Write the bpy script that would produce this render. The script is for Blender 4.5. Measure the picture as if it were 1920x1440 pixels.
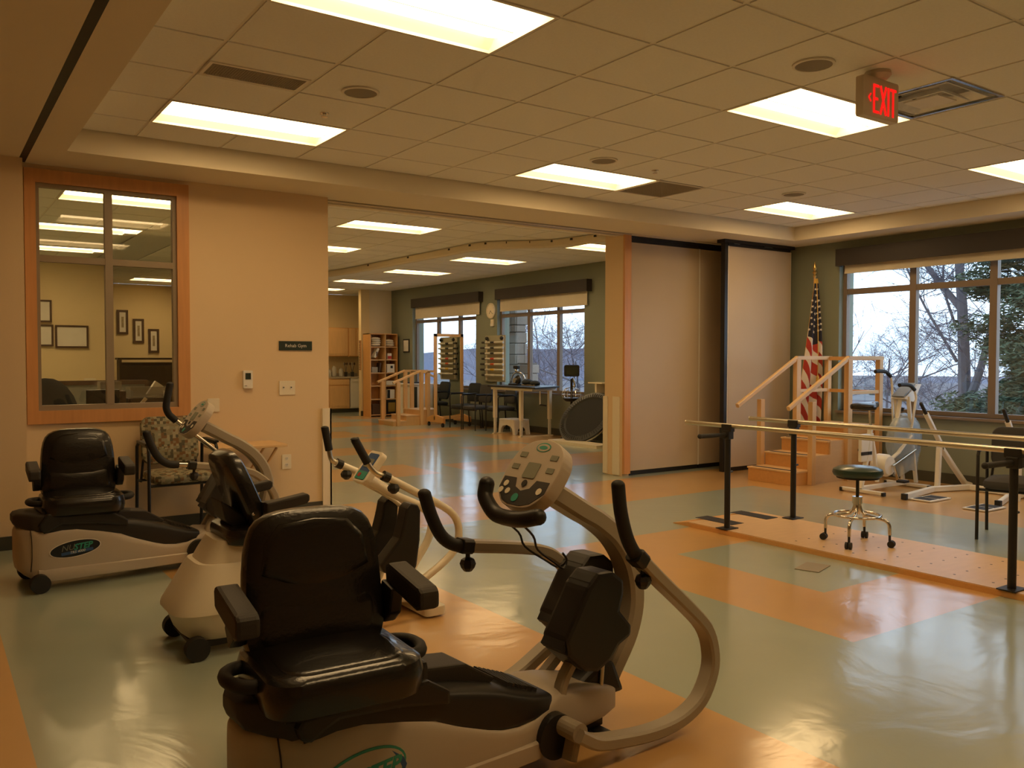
import bpy, bmesh, math, random
from mathutils import Vector, Matrix
from math import sin, cos, pi, radians
random.seed(7)
SC = bpy.context.scene
COL = SC.collection
for o in list(bpy.data.objects): bpy.data.objects.remove(o, do_unlink=True)

# ------------------------------------------------------------------ camera, world, exposure
cam_d = bpy.data.cameras.new('camera'); cam = bpy.data.objects.new('camera', cam_d); COL.objects.link(cam)
YAW, PITCH, ROLL = radians(-34.6007), radians(-1.79374), radians(-0.0856)
cam.matrix_world = (Matrix.Translation((0, 0, 1.42)) @ Matrix.Rotation(YAW, 4, 'Z') @ Matrix.Rotation(PITCH, 4, 'X')
                    @ Matrix.Rotation(ROLL, 4, 'Y') @ Matrix.Rotation(pi/2, 4, 'X'))
cam_d.sensor_width = 36; cam_d.lens = 1598.85*36/1920; cam_d.clip_end = 2000
SC.camera = cam
SC.view_settings.view_transform = 'Standard'; SC.view_settings.look = 'None'
SC.view_settings.gamma = 1; SC.view_settings.exposure = 0.0; SC.view_settings.use_curve_mapping = False
world = bpy.data.worlds.new('overcast_sky'); SC.world = world; world.use_nodes = True
wn = world.node_tree.nodes; wl = world.node_tree.links; wn.clear()
w_out = wn.new('ShaderNodeOutputWorld'); w_bg = wn.new('ShaderNodeBackground')
w_tc = wn.new('ShaderNodeTexCoord'); w_no = wn.new('ShaderNodeTexNoise'); w_rm = wn.new('ShaderNodeValToRGB')
w_mp = wn.new('ShaderNodeMapping'); w_mp.inputs['Scale'].default_value = (1, 1, 3.5)
w_no.inputs['Scale'].default_value = 2.2; w_no.inputs['Detail'].default_value = 5
w_rm.color_ramp.elements[0].position = .35; w_rm.color_ramp.elements[0].color = (.19, .30, .42, 1)
w_rm.color_ramp.elements[1].position = .62; w_rm.color_ramp.elements[1].color = (.70, .83, 1.0, 1)
wl.new(w_tc.outputs['Generated'], w_mp.inputs[0]); wl.new(w_mp.outputs[0], w_no.inputs[0])
wl.new(w_no.outputs[0], w_rm.inputs[0]); wl.new(w_rm.outputs[0], w_bg.inputs[0])
w_bg.inputs[1].default_value = 4.4
wl.new(w_bg.outputs[0], w_out.inputs[0])
LAMP = (1.0, .66, .31)      # colour of the tubes as this camera's white balance sees them
LAMP_E = 9.2

# ------------------------------------------------------------------ materials
def mat(name, col, rough=.6, metal=0, var=.06, scale=8, bump=0, bscale=60, spec=.5, coat=0, alpha=None, trans=0, ior=1.5, stretch=None):
    m = bpy.data.materials.new(name); m.use_nodes = True
    n = m.node_tree.nodes; l = m.node_tree.links; b = n['Principled BSDF']
    tc = n.new('ShaderNodeTexCoord'); no = n.new('ShaderNodeTexNoise'); mx = n.new('ShaderNodeMix'); mx.data_type = 'RGBA'
    mp = n.new('ShaderNodeMapping')
    if stretch: mp.inputs['Scale'].default_value = stretch
    l.new(tc.outputs['Object'], mp.inputs[0]); l.new(mp.outputs[0], no.inputs[0])
    no.inputs['Scale'].default_value = scale; no.inputs['Detail'].default_value = 4
    a = [max(0, c*(1-var)) for c in col]; c2 = [min(1, c*(1+var)) for c in col]
    mx.inputs[6].default_value = (*a, 1); mx.inputs[7].default_value = (*c2, 1)
    l.new(no.outputs[0], mx.inputs[0]); l.new(mx.outputs[2], b.inputs['Base Color'])
    b.inputs['Roughness'].default_value = rough; b.inputs['Metallic'].default_value = metal
    b.inputs['Specular IOR Level'].default_value = spec; b.inputs['IOR'].default_value = ior
    b.inputs['Coat Weight'].default_value = coat; b.inputs['Transmission Weight'].default_value = trans
    if alpha is not None: b.inputs['Alpha'].default_value = alpha
    if bump:
        n2 = n.new('ShaderNodeTexNoise'); n2.inputs['Scale'].default_value = bscale; n2.inputs['Detail'].default_value = 3
        bp = n.new('ShaderNodeBump'); bp.inputs['Strength'].default_value = bump; bp.inputs['Distance'].default_value = .01
        l.new(mp.outputs[0], n2.inputs[0]); l.new(n2.outputs[0], bp.inputs['Height']); l.new(bp.outputs[0], b.inputs['Normal'])
    return m
def emat(name, col, s):
    m = bpy.data.materials.new(name); m.use_nodes = True
    n = m.node_tree.nodes; l = m.node_tree.links; n.clear()
    e = n.new('ShaderNodeEmission'); o = n.new('ShaderNodeOutputMaterial')
    e.inputs[0].default_value = (*col, 1); e.inputs[1].default_value = s; l.new(e.outputs[0], o.inputs[0]); return m
M = {}
M['wall'] = mat('tan_wall_paint', (.74, .56, .34), .7, bump=.05, bscale=120, var=.03, scale=2)
M['wall_office'] = mat('yellow_wall_paint', (.76, .62, .36), .7, var=.03, scale=2)
M['green'] = mat('sage_wall_paint', (.220, .242, .185), .7, bump=.05, bscale=120, var=.04, scale=2)
M['soffit'] = mat('cream_soffit_paint', (.76, .68, .52), .75, var=.03, scale=2)
M['tile'] = mat('ceiling_tile', (.86, .85, .80), .92, var=.05, scale=60, bump=.25, bscale=260)
M['grid'] = mat('ceiling_grid_metal', (.78, .74, .66), .5)
M['plenum'] = mat('dark_plenum', (.05, .045, .04), .9)
M['base'] = mat('rubber_baseboard', (.055, .055, .04), .55)
M['woodtrim'] = mat('oak_trim', (.62, .30, .11), .42, var=.16, scale=3, stretch=(12, 12, .8))
M['maple'] = mat('maple_wood', (.70, .44, .20), .42, var=.13, scale=3, stretch=(9, 9, 1))
M['maple_h'] = mat('maple_wood_flat', (.72, .48, .24), .42, var=.13, scale=3, stretch=(1, 9, 9))
M['birch'] = mat('birch_ply', (.66, .45, .25), .38, var=.1, scale=3, stretch=(2, 8, 8))
M['orange_wood'] = mat('warm_beech_panel', (.68, .36, .12), .42, var=.1, scale=4, stretch=(1, 8, 8))
M['walnut'] = mat('dark_espresso_wood', (.075, .04, .022), .4, var=.2, scale=4)
M['frame'] = mat('bronze_window_frame', (.22, .17, .13), .45, .2)
M['frame_lt'] = mat('taupe_interior_frame', (.30, .235, .16), .5)
M['valance'] = mat('brown_valance', (.032, .025, .021), .6)
M['shade'] = mat('cream_roller_shade', (.62, .56, .44), .8, bump=.1, bscale=400)
M['panel'] = mat('taupe_partition_fabric', (.56, .46, .34), .85, var=.03, scale=3, bump=.15, bscale=500)
M['black'] = mat('black_plastic', (.012, .011, .010), .45)
M['black_tex'] = mat('dark_brown_plastic', (.030, .025, .020), .6, bump=.1, bscale=300)
M['vinyl'] = mat('black_vinyl', (.010, .009, .008), .27, var=.2, scale=6, bump=.12, bscale=90, coat=.25)
M['rubber'] = mat('black_rubber', (.014, .013, .012), .65)
M['tan_shell'] = mat('tan_machine_shell', (.50, .43, .34), .42, var=.04, scale=5)
M['tan_tube'] = mat('taupe_painted_tube', (.37, .32, .24), .4, var=.05, scale=5)
M['ivory'] = mat('ivory_plastic', (.80, .72, .56), .38, var=.03)
M['ivory_tube'] = mat('ivory_painted_steel', (.82, .74, .58), .28, var=.03, coat=.4)
M['white_paint'] = mat('white_painted_steel', (.76, .74, .68), .35, var=.04)
M['chrome'] = mat('chrome_metal', (.72, .70, .66), .14, 1)
M['steel'] = mat('brushed_stainless', (.58, .54, .44), .30, 1, stretch=(20, 1, 1))
M['brass'] = mat('brass', (.75, .52, .18), .3, 1)
M['greenvinyl'] = mat('dark_green_vinyl', (.018, .045, .036), .33, coat=.3)
M['navy'] = mat('dark_navy_fabric', (.020, .026, .032), .85, bump=.3, bscale=500)
M['darkgrey'] = mat('dark_grey_fabric', (.05, .05, .05), .85, bump=.3, bscale=500)
M['white'] = mat('white_plastic', (.78, .74, .66), .45)
M['paper'] = mat('white_paper', (.75, .72, .64), .8)
M['linen'] = mat('folded_white_linen', (.72, .67, .58), .9, bump=.4, bscale=30)
M['screen'] = mat('lcd_grey_green', (.26, .27, .21), .25)
M['darkscreen'] = mat('dark_lcd', (.03, .04, .03), .25)
M['red'] = mat('red_plastic', (.5, .04, .02), .5)
M['yellow'] = mat('yellow_plastic', (.75, .45, .03), .5)
M['teal'] = mat('teal_print', (.03, .30, .22), .5)
M['blue'] = mat('blue_print', (.03, .09, .24), .5)
M['navylogo'] = mat('black_logo_ground', (.008, .012, .02), .3)
M['signgreen'] = mat('dark_green_sign', (.014, .028, .020), .5)
M['tray'] = mat('dark_rubber_mat', (.025, .025, .028), .8, bump=.3, bscale=300)
M['vent'] = mat('dark_grille', (.27, .235, .18), .7)
M['counter'] = mat('beige_laminate', (.42, .36, .27), .35)
M['wrap'] = mat('translucent_plastic_wrap', (.55, .66, .75), .18, alpha=.42, bump=.6, bscale=14)
M['clearbin'] = mat('clear_plastic_bin', (.35, .34, .30), .2, alpha=.45)
M['jar'] = mat('jar_glass', (.6, .58, .5), .1, alpha=.6)
M['mirror'] = mat('mirror_glass', (.80, .83, .80), .02, 1, var=0)
M['stone'] = mat('sandstone_block', (.22, .175, .135), .9, var=.3, scale=4, bump=.6, bscale=14)
M['stone2'] = mat('pale_sandstone_block', (.27, .225, .185), .9, var=.25, scale=4, bump=.6, bscale=14)
M['mortar'] = mat('mortar', (.13, .115, .10), .9)
M['bark'] = mat('grey_bark', (.105, .092, .100), .9, var=.25, scale=8)
M['twig'] = mat('bare_twigs', (.115, .100, .125), .9)  # pale bluish haze of the outdoors is put into this colour
M['leaf'] = mat('evergreen_foliage', (.055, .078, .040), .9, var=.5, scale=2.2)
M['lawn'] = mat('winter_lawn', (.085, .075, .085), .95, var=.2, scale=.3)
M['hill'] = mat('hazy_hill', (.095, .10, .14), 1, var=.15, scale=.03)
M['roof'] = mat('grey_shingle', (.13, .125, .13), .9)
M['siding'] = mat('white_siding', (.26, .26, .27), .8)
M['fence'] = mat('grey_fence_wood', (.11, .09, .08), .9)
M['gold'] = mat('gold_fringe', (.65, .38, .05), .6)
M['lamp_e'] = emat('fluorescent_lamp_glow', LAMP, LAMP_E*1.22)
M['pan'] = mat('white_enamel_reflector', (.86, .82, .70), .35, var=.01)
M['exit_red'] = emat('exit_red_glow', (1, .012, .008), 1.25)
M['exit_shell'] = mat('exit_sign_shell', (.62, .54, .42), .5)
M['concrete'] = mat('grey_brown_block', (.30, .27, .22), .8)
M['pot'] = mat('patterned_box_cloth', (.34, .28, .17), .8, var=.7, scale=30)
M['greypanel'] = mat('grey_cubicle_fabric', (.20, .20, .17), .9)
def glass(name, tint=(1, 1, 1), rf=.06):
    m = bpy.data.materials.new(name); m.use_nodes = True
    n = m.node_tree.nodes; l = m.node_tree.links; n.clear()
    o = n.new('ShaderNodeOutputMaterial'); mx = n.new('ShaderNodeMixShader'); t = n.new('ShaderNodeBsdfTransparent'); g = n.new('ShaderNodeBsdfGlossy')
    lw = n.new('ShaderNodeLayerWeight'); lw.inputs[0].default_value = .5
    pw = n.new('ShaderNodeMath'); pw.operation = 'POWER'; pw.inputs[1].default_value = 4; l.new(lw.outputs['Facing'], pw.inputs[0])
    fr = n.new('ShaderNodeMath'); fr.operation = 'MULTIPLY_ADD'; fr.inputs[1].default_value = .5; fr.inputs[2].default_value = rf; l.new(pw.outputs[0], fr.inputs[0])
    t.inputs[0].default_value = (*tint, 1); g.inputs['Roughness'].default_value = .02
    l.new(fr.outputs[0], mx.inputs[0]); l.new(t.outputs[0], mx.inputs[1]); l.new(g.outputs[0], mx.inputs[2]); l.new(mx.outputs[0], o.inputs[0])
    return m
M['glass'] = glass('window_glass', (.96, .98, .98))
# patterned upholstery: small squares of several browns
def upholstery():
    m = mat('patterned_square_upholstery', (.3, .24, .15), .9)
    n = m.node_tree.nodes; l = m.node_tree.links; b = n['Principled BSDF']
    tc = n.new('ShaderNodeTexCoord'); v = n.new('ShaderNodeTexVoronoi'); v.distance = 'CHEBYCHEV'; v.inputs['Scale'].default_value = 44; v.inputs['Randomness'].default_value = .45
    r = n.new('ShaderNodeValToRGB'); sp = n.new('ShaderNodeSeparateColor'); r.color_ramp.interpolation = 'CONSTANT'
    e = r.color_ramp.elements; e[0].position = 0; e[0].color = (.25, .21, .12, 1); e[1].position = .25; e[1].color = (.10, .09, .055, 1)
    for p, c in ((.45, (.36, .31, .20, 1)), (.65, (.20, .11, .05, 1)), (.8, (.26, .25, .16, 1))):
        x = e.new(p); x.color = c
    l.new(tc.outputs['Object'], v.inputs['Vector']); l.new(v.outputs['Color'], sp.inputs[0]); l.new(sp.outputs[0], r.inputs[0]); l.new(r.outputs[0], b.inputs['Base Color'])
    return m
M['uphol'] = upholstery()
# glossy sheet vinyl in two colours, waxed and slightly wavy
def vinyl_floor(name, col):
    m = bpy.data.materials.new(name); m.use_nodes = True
    n = m.node_tree.nodes; l = m.node_tree.links; b = n['Principled BSDF']
    tc = n.new('ShaderNodeTexCoord')
    no = n.new('ShaderNodeTexNoise'); no.inputs['Scale'].default_value = 1.3; no.inputs['Detail'].default_value = 6
    mx = n.new('ShaderNodeMix'); mx.data_type = 'RGBA'
    mx.inputs[6].default_value = (*[c*.88 for c in col], 1); mx.inputs[7].default_value = (*[c*1.1 for c in col], 1)
    l.new(tc.outputs['Object'], no.inputs[0]); l.new(no.outputs[0], mx.inputs[0]); l.new(mx.outputs[2], b.inputs['Base Color'])
    b.inputs['Roughness'].default_value = .35; b.inputs['IOR'].default_value = 1.5; b.inputs['Specular IOR Level'].default_value = .2
    b.inputs['Coat Weight'].default_value = .85; b.inputs['Coat Roughness'].default_value = .145; b.inputs['Coat IOR'].default_value = 1.85
    n2 = n.new('ShaderNodeTexNoise'); n2.inputs['Scale'].default_value = 1.6; n2.inputs['Detail'].default_value = 5; n2.inputs['Distortion'].default_value = 1.2
    bp = n.new('ShaderNodeBump'); bp.inputs['Strength'].default_value = .22; bp.inputs['Distance'].default_value = .022
    l.new(tc.outputs['Object'], n2.inputs[0]); l.new(n2.outputs[0], bp.inputs['Height']); l.new(bp.outputs[0], b.inputs['Coat Normal']); l.new(bp.outputs[0], b.inputs['Normal'])
    return m
M['floor_grey'] = vinyl_floor('sage_grey_sheet_vinyl', (.355, .41, .335))
M['floor_orange'] = vinyl_floor('tan_orange_sheet_vinyl', (.60, .355, .130))

# ------------------------------------------------------------------ mesh helpers
class MB:
    def __init__(s): s.v = []; s.f = []; s.mi = []
    def add(s, vs, fs, mi=0):
        k = len(s.v); s.v += [tuple(v) for v in vs]; s.f += [tuple(k+i for i in f) for f in fs]; s.mi += [mi]*len(fs); return s
    def box(s, c, d, rot=None, mi=0):
        x, y, z = [a/2 for a in d]; vs = [Vector((i*x, j*y, k*z)) for i in (-1, 1) for j in (-1, 1) for k in (-1, 1)]
        if rot is not None: vs = [rot @ v for v in vs]
        vs = [v+Vector(c) for v in vs]
        return s.add(vs, [(0, 1, 3, 2), (4, 6, 7, 5), (0, 4, 5, 1), (2, 3, 7, 6), (0, 2, 6, 4), (1, 5, 7, 3)], mi)
    def bb(s, a, b, mi=0):
        return s.box([(p+q)/2 for p, q in zip(a, b)], [abs(q-p) for p, q in zip(a, b)], mi=mi)
    def sweep(s, pts, sec, up=None, closed=False, cap=True, scales=None, mi=0):
        """sweep a 2-D section along a polyline; up fixes the section's second axis"""
        P = [Vector(p) for p in pts]; n = len(P); m = len(sec); vs = []; prev = None
        for i in range(n):
            if closed: t = P[(i+1) % n]-P[i-1]
            else: t = P[min(i+1, n-1)]-P[max(i-1, 0)]
            t.normalize()
            if up is not None:
                a = Vector(up).cross(t)
                if a.length < 1e-4: a = Vector((1, 0, 0)).cross(t)
            else:
                a = prev-t*prev.dot(t) if prev is not None else (Vector((0, 0, 1)).cross(t) if abs(t.z) < .9 else Vector((1, 0, 0)).cross(t))
            a.normalize(); b = t.cross(a); prev = a
            k = scales[i] if scales else 1
            vs += [P[i]+a*(x*k)+b*(y*k) for x, y in sec]
        fs = []
        for i in range(n if closed else n-1):
            j = (i+1) % n
            for q in range(m): fs.append((i*m+q, i*m+(q+1) % m, j*m+(q+1) % m, j*m+q))
        if cap and not closed: fs += [tuple(range(m-1, -1, -1)), tuple((n-1)*m+q for q in range(m))]
        return s.add(vs, fs, mi)
    def tube(s, pts, r, n=10, smooth=0, closed=False, scales=None, mi=0):
        if smooth: pts = curve(pts, smooth, closed)
        return s.sweep(pts, [(r*cos(2*pi*i/n), r*sin(2*pi*i/n)) for i in range(n)], closed=closed, scales=scales, mi=mi)
    def rtube(s, pts, w, h, up, smooth=0, closed=False, mi=0):
        if smooth: pts = curve(pts, smooth, closed)
        x, y = w/2, h/2; c = min(x, y)*.35
        return s.sweep(pts, [(-x+c, -y), (x-c, -y), (x, -y+c), (x, y-c), (x-c, y), (-x+c, y), (-x, y-c), (-x, -y+c)], up=up, closed=closed, mi=mi)
    def cyl(s, a, b, r, n=16, r2=None, mi=0):
        return s.sweep([a, b], [(r*cos(2*pi*i/n), r*sin(2*pi*i/n)) for i in range(n)], scales=[1, (r2 or r)/r], mi=mi)
    def lathe(s, prof, c=(0, 0, 0), n=24, rot=None, mi=0):
        vs = []
        for r, z in prof:
            for i in range(n):
                v = Vector((r*cos(2*pi*i/n), r*sin(2*pi*i/n), z)); v = rot @ v if rot is not None else v
                vs.append(v+Vector(c))
        fs = [(i*n+j, i*n+(j+1) % n, (i+1)*n+(j+1) % n, (i+1)*n+j) for i in range(len(prof)-1) for j in range(n)]
        fs += [tuple(range(n-1, -1, -1)), tuple((len(prof)-1)*n+j for j in range(n))]
        return s.add(vs, fs, mi)
    def prism(s, poly, a, b, ax='y', mi=0):
        """extrude a 2-D outline: ax y -> (x,z) outline, ax x -> (y,z), ax z -> (x,y)"""
        f = {'y': lambda p, t: (p[0], t, p[1]), 'x': lambda p, t: (t, p[0], p[1]), 'z': lambda p, t: (p[0], p[1], t)}[ax]
        n = len(poly); vs = [f(p, a) for p in poly]+[f(p, b) for p in poly]
        fs = [tuple(range(n)), tuple(range(2*n-1, n-1, -1))]+[(i, i+n, (i+1) % n+n, (i+1) % n) for i in range(n)]
        return s.add(vs, fs, mi)
    def ell(s, c, r, n=14, m=8, rot=None, mi=0):
        prof = [(max(1e-4, sin(pi*i/m)), -cos(pi*i/m)) for i in range(m+1)]
        vs = []
        for a, z in prof:
            for i in range(n):
                v = Vector((a*cos(2*pi*i/n)*r[0], a*sin(2*pi*i/n)*r[1], z*r[2])); v = rot @ v if rot is not None else v
                vs.append(v+Vector(c))
        fs = [(i*n+j, i*n+(j+1) % n, (i+1)*n+(j+1) % n, (i+1)*n+j) for i in range(m) for j in range(n)]
        return s.add(vs, fs, mi)
    def pad(s, outline, t, puff=.02, edge=.08, mat4=None, mi=0):
        """cushion: an outline in x,y given a rounded thickness t in z"""
        cx = sum(p[0] for p in outline)/len(outline); cy = sum(p[1] for p in outline)/len(outline); n = len(outline)
        rings = [(1-edge*1.2, 0), (1-edge*.3, t*.12), (1, t*.4), (1, t*.65), (1-edge*.3, t*.9), (1-edge, t), (.6, t+puff*.7), (.25, t+puff)]
        vs = [Vector((cx+(x-cx)*k, cy+(y-cy)*k, z)) for k, z in rings for x, y in outline]
        if mat4 is not None: vs = [mat4 @ v for v in vs]
        fs = [(i*n+j, i*n+(j+1) % n, (i+1)*n+(j+1) % n, (i+1)*n+j) for i in range(len(rings)-1) for j in range(n)]
        fs += [tuple(range(n-1, -1, -1)), tuple((len(rings)-1)*n+j for j in range(n))]
        return s.add(vs, fs, mi)
    def build(s, name, m, parent=None, smooth=False, bevel=0, loc=None, seg=2):
        me = bpy.data.meshes.new(name); me.from_pydata(s.v, [], s.f)
        ms = m if isinstance(m, (list, tuple)) else [m]
        for x in ms: me.materials.append(M[x] if isinstance(x, str) else x)
        if len(ms) > 1: me.polygons.foreach_set('material_index', s.mi)
        if smooth:
            me.polygons.foreach_set('use_smooth', [True]*len(me.polygons))
        bm = bmesh.new(); bm.from_mesh(me); bmesh.ops.recalc_face_normals(bm, faces=bm.faces)
        if bevel:
            bmesh.ops.bevel(bm, geom=list(bm.edges), offset=bevel, segments=seg, profile=.6, affect='EDGES', clamp_overlap=True)
        bm.to_mesh(me); bm.free()
        if smooth: me.set_sharp_from_angle(angle=radians(40))
        me.update()
        o = bpy.data.objects.new(name, me); COL.objects.link(o)
        if loc: o.location = loc
        if parent is not None: o.parent = parent
        return o
def curve(pts, sub=4, closed=False):
    P = [Vector(p) for p in pts]; n = len(P); out = []
    rng = range(n) if closed else range(n-1)
    for i in rng:
        p0 = P[(i-1) % n] if closed or i > 0 else P[0]*2-P[1]
        p1, p2 = P[i], P[(i+1) % n]
        p3 = P[(i+2) % n] if closed or i+2 < n else p2*2-p1
        for k in range(sub):
            t = k/sub
            out.append(.5*((2*p1)+(p2-p0)*t+(2*p0-5*p1+4*p2-p3)*t*t+(3*p1-p0-3*p2+p3)*t*t*t))
    if not closed: out.append(P[-1])
    return out
def rrect(w, h, r, n=5, cx=0, cy=0):
    out = []
    for sx, sy, a0 in ((1, 1, 0), (-1, 1, 90), (-1, -1, 180), (1, -1, 270)):
        for i in range(n+1):
            a = radians(a0+90*i/n); out.append((cx+sx*(w/2-r)+r*cos(a), cy+sy*(h/2-r)+r*sin(a)))
    return out
def tag(o, label, cat, group=None):
    o['label'] = label; o['category'] = cat
    if group: o['group'] = group
    return o
def thing(name, label, cat, loc=(0, 0, 0), rz=0, group=None):
    o = bpy.data.objects.new(name, None); COL.objects.link(o); o.empty_display_size = .1
    o.location = loc; o.rotation_euler = (0, 0, rz); return tag(o, label, cat, group)
def struct(o): o['kind'] = 'structure'; return o
def stuff(o): o['kind'] = 'stuff'; return o
def dup(o, loc, rz=None, label=None):
    c = o.copy(); COL.objects.link(c); c.location = loc
    if rz is not None: c.rotation_euler = (0, 0, rz)
    if label: c['label'] = label
    for ch in [x for x in bpy.data.objects if x.parent == o]:
        d = ch.copy(); COL.objects.link(d); d.parent = c
        for g in [x for x in bpy.data.objects if x.parent == ch]:
            e = g.copy(); COL.objects.link(e); e.parent = d
    return c
def text(name, s, size, m, parent, loc, rot, ext=.001, align='CENTER', sx=1, shear=0, bold=0):
    cu = bpy.data.curves.new(name, 'FONT'); cu.body = s; cu.size = size; cu.extrude = ext; cu.align_x = align; cu.align_y = 'CENTER'; cu.shear = shear
    cu.resolution_u = 2; cu.offset = bold
    t = bpy.data.objects.new(name, cu); COL.objects.link(t)
    dg = bpy.context.evaluated_depsgraph_get(); me = bpy.data.meshes.new_from_object(t.evaluated_get(dg)); bpy.data.objects.remove(t)
    o = bpy.data.objects.new(name, me); COL.objects.link(o); me.materials.clear(); me.materials.append(M[m])
    o.location = loc; o.rotation_euler = rot; o.scale = (sx, 1, 1)
    if parent is not None: o.parent = parent
    return o
FX = (pi/2, 0, 0)         # text facing -Y

# ------------------------------------------------------------------ room shell
CH, SH, WX, WY = 3.045, 2.876, 9.5, 7.4
ORANGE = [(-4, .30, -4, 7.6), (1.28, 2.59, -4, 5.95), (3.80, 4.46, 2.5, 5.0), (4.46, 5.7, 4.36, 5.0), (4.46, 5.7, 2.5, 3.14), (2.9, 7.55, 6.24, 7.45),
          (7.55, 9.5, -4, 7.45), (3.0, 3.6, 7.45, 7.65), (5.6, 9.5, 8.72, 9.8), (3.8, 5.2, 9.05, 10.1), (3.0, 5.6, 11.45, 12.4), (6.9, 8.1, 10.6, 11.5), (8.2, 9.5, 11.2, 13.2),
          (6.0, 8.0, 13.1, 13.6), (4.9, 6.6, 14.0, 15.2), (7.0, 9.5, 14.2, 14.9), (6.6, 8.0, 16.2, 17.4), (4.9, 6.4, 17.6, 19), (8.0, 9.5, 18.0, 19)]
def floor():
    xs = sorted({-4, 9.5}|{a for r in ORANGE for a in r[:2]}); ys = sorted({-4, 22}|{a for r in ORANGE for a in r[2:]})
    b = MB()
    for i in range(len(xs)-1):
        for j in range(len(ys)-1):
            cx, cy = (xs[i]+xs[i+1])/2, (ys[j]+ys[j+1])/2
            o = any(r[0] < cx < r[1] and r[2] < cy < r[3] for r in ORANGE)
            b.add([(xs[i], ys[j], 0), (xs[i+1], ys[j], 0), (xs[i+1], ys[j+1], 0), (xs[i], ys[j+1], 0)], [(0, 1, 2, 3)], 1 if o else 0)
    b.add([(-4, -4, -.12), (9.5, -4, -.12), (9.5, 22, -.12), (-4, 22, -.12)], [(0, 3, 2, 1)])
    struct(b.build('floor', ['floor_grey', 'floor_orange']))
floor()
def wall_with_holes(name, axis, pos, thick, a0, a1, z0, z1, holes, m):
    """holes: (a_lo,a_hi,z_lo,z_hi); axis x: wall at X=pos running along Y"""
    b = MB(); hs = sorted(holes); cur = a0
    def put(p, q, r, s):
        if q-p < 1e-4 or s-r < 1e-4: return
        if axis == 'x': b.bb((pos, p, r), (pos+thick, q, s))
        else: b.bb((p, pos, r), (q, pos+thick, s))
    for h in hs:
        put(cur, h[0], z0, z1); put(h[0], h[1], z0, h[2]); put(h[0], h[1], h[3], z1); cur = h[1]
    put(cur, a1, z0, z1)
    return struct(b.build(name, m))
WIN = [(2.0, 6.52, .76, 2.62), (11.55, 14.3, .76, 2.62), (15.1, 17.9, .76, 2.62)]
wall_with_holes('wall_right', 'x', WX, .30, -4, 22, -.12, 3.3, WIN, 'green')
wall_with_holes('wall_back', 'y', WY, .22, .62, 3.06, 0, SH, [(.70, 1.79, .99, 2.80)], 'wall')
struct(MB().bb((-4, 7.22, 0), (.62, 7.62, SH)).build('wall_left_pier', 'wall'))
struct(MB().bb((-4.2, -4, -.12), (-4, 22, 3.3)).build('wall_left', 'wall'))
struct(MB().bb((-4.2, -4.2, -.12), (9.8, -4, 3.3)).build('wall_front', 'wall'))
struct(MB().bb((3.0, 7.62, 0), (3.1, 12, CH)).build('wall_hall_side', 'wall_office'))
struct(MB().bb((3.0, 12, 0), (4.9, 12.1, CH)).bb((4.8, 12.1, 0), (4.9, 20.6, CH)).build('wall_hall_step', 'wall_office'))
struct(MB().bb((-4, 16.0, 0), (2.68, 16.2, CH)).bb((-4, 20.6, 0), (4.9, 20.8, CH)).build('wall_office_back', 'wall_office'))
# far end of the hall: kitchenette recess, column, end wall
struct(MB().bb((4.9, 20.9, 0), (9.5, 21.1, CH)).bb((4.85, 20.6, 0), (4.95, 21, CH)).build('wall_kitchen', 'wall_office'))
struct(MB().bb((8.90, 19.0, 0), (9.5, 19.12, CH)).build('wall_hall_end', 'soffit'))
struct(MB().bb((8.68, 18.98, 0), (8.90, 19.12, CH)).build('wall_hall_column', 'wall_office'))
# ceiling slab, soffit ring, header of the sliding partition
struct(MB().bb((-4, -4, CH+.03), (9.5, 22, CH+.25)).build('ceiling', 'plenum'))
CEIL = bpy.data.objects['ceiling']
sof = MB()
sof.bb((-4, -4, SH), (.60, 7.22, CH+.03)); sof.bb((.65, -4, SH), (.86, 7.4, CH+.03)); sof.bb((.60, -4, SH+.03), (.65, 7.4, CH+.03))
sof.bb((.86, 6.80, SH), (8.97, 7.50, CH+.03)); sof.bb((8.97, -4, SH), (9.5, 7.55, CH+.03))
sof.bb((.62, 7.4, SH), (3.06, 7.62, CH+.03))
struct(sof.build('ceiling_soffit', 'soffit'))
struct(MB().bb((3.06, 7.53, SH-.005), (9.5, 7.60, CH+.03)).bb((3.06, 7.66, SH-.012), (9.5, 7.74, CH+.03)).bb((3.06, 7.50, SH+.03), (9.5, 7.70, CH+.03)).build('trim_track_header', 'soffit'))
struct(MB().bb((3.06, 7.515, SH-.012), (6.9, 7.53, SH+.02)).bb((3.06, 7.60, SH-.012), (6.9, 7.612, SH+.02)).build('trim_track_rail', 'steel'))
struct(MB().bb((.60, -4, SH+.001), (.65, 7.38, SH+.029)).build('trim_track_slot', 'black'))
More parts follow.
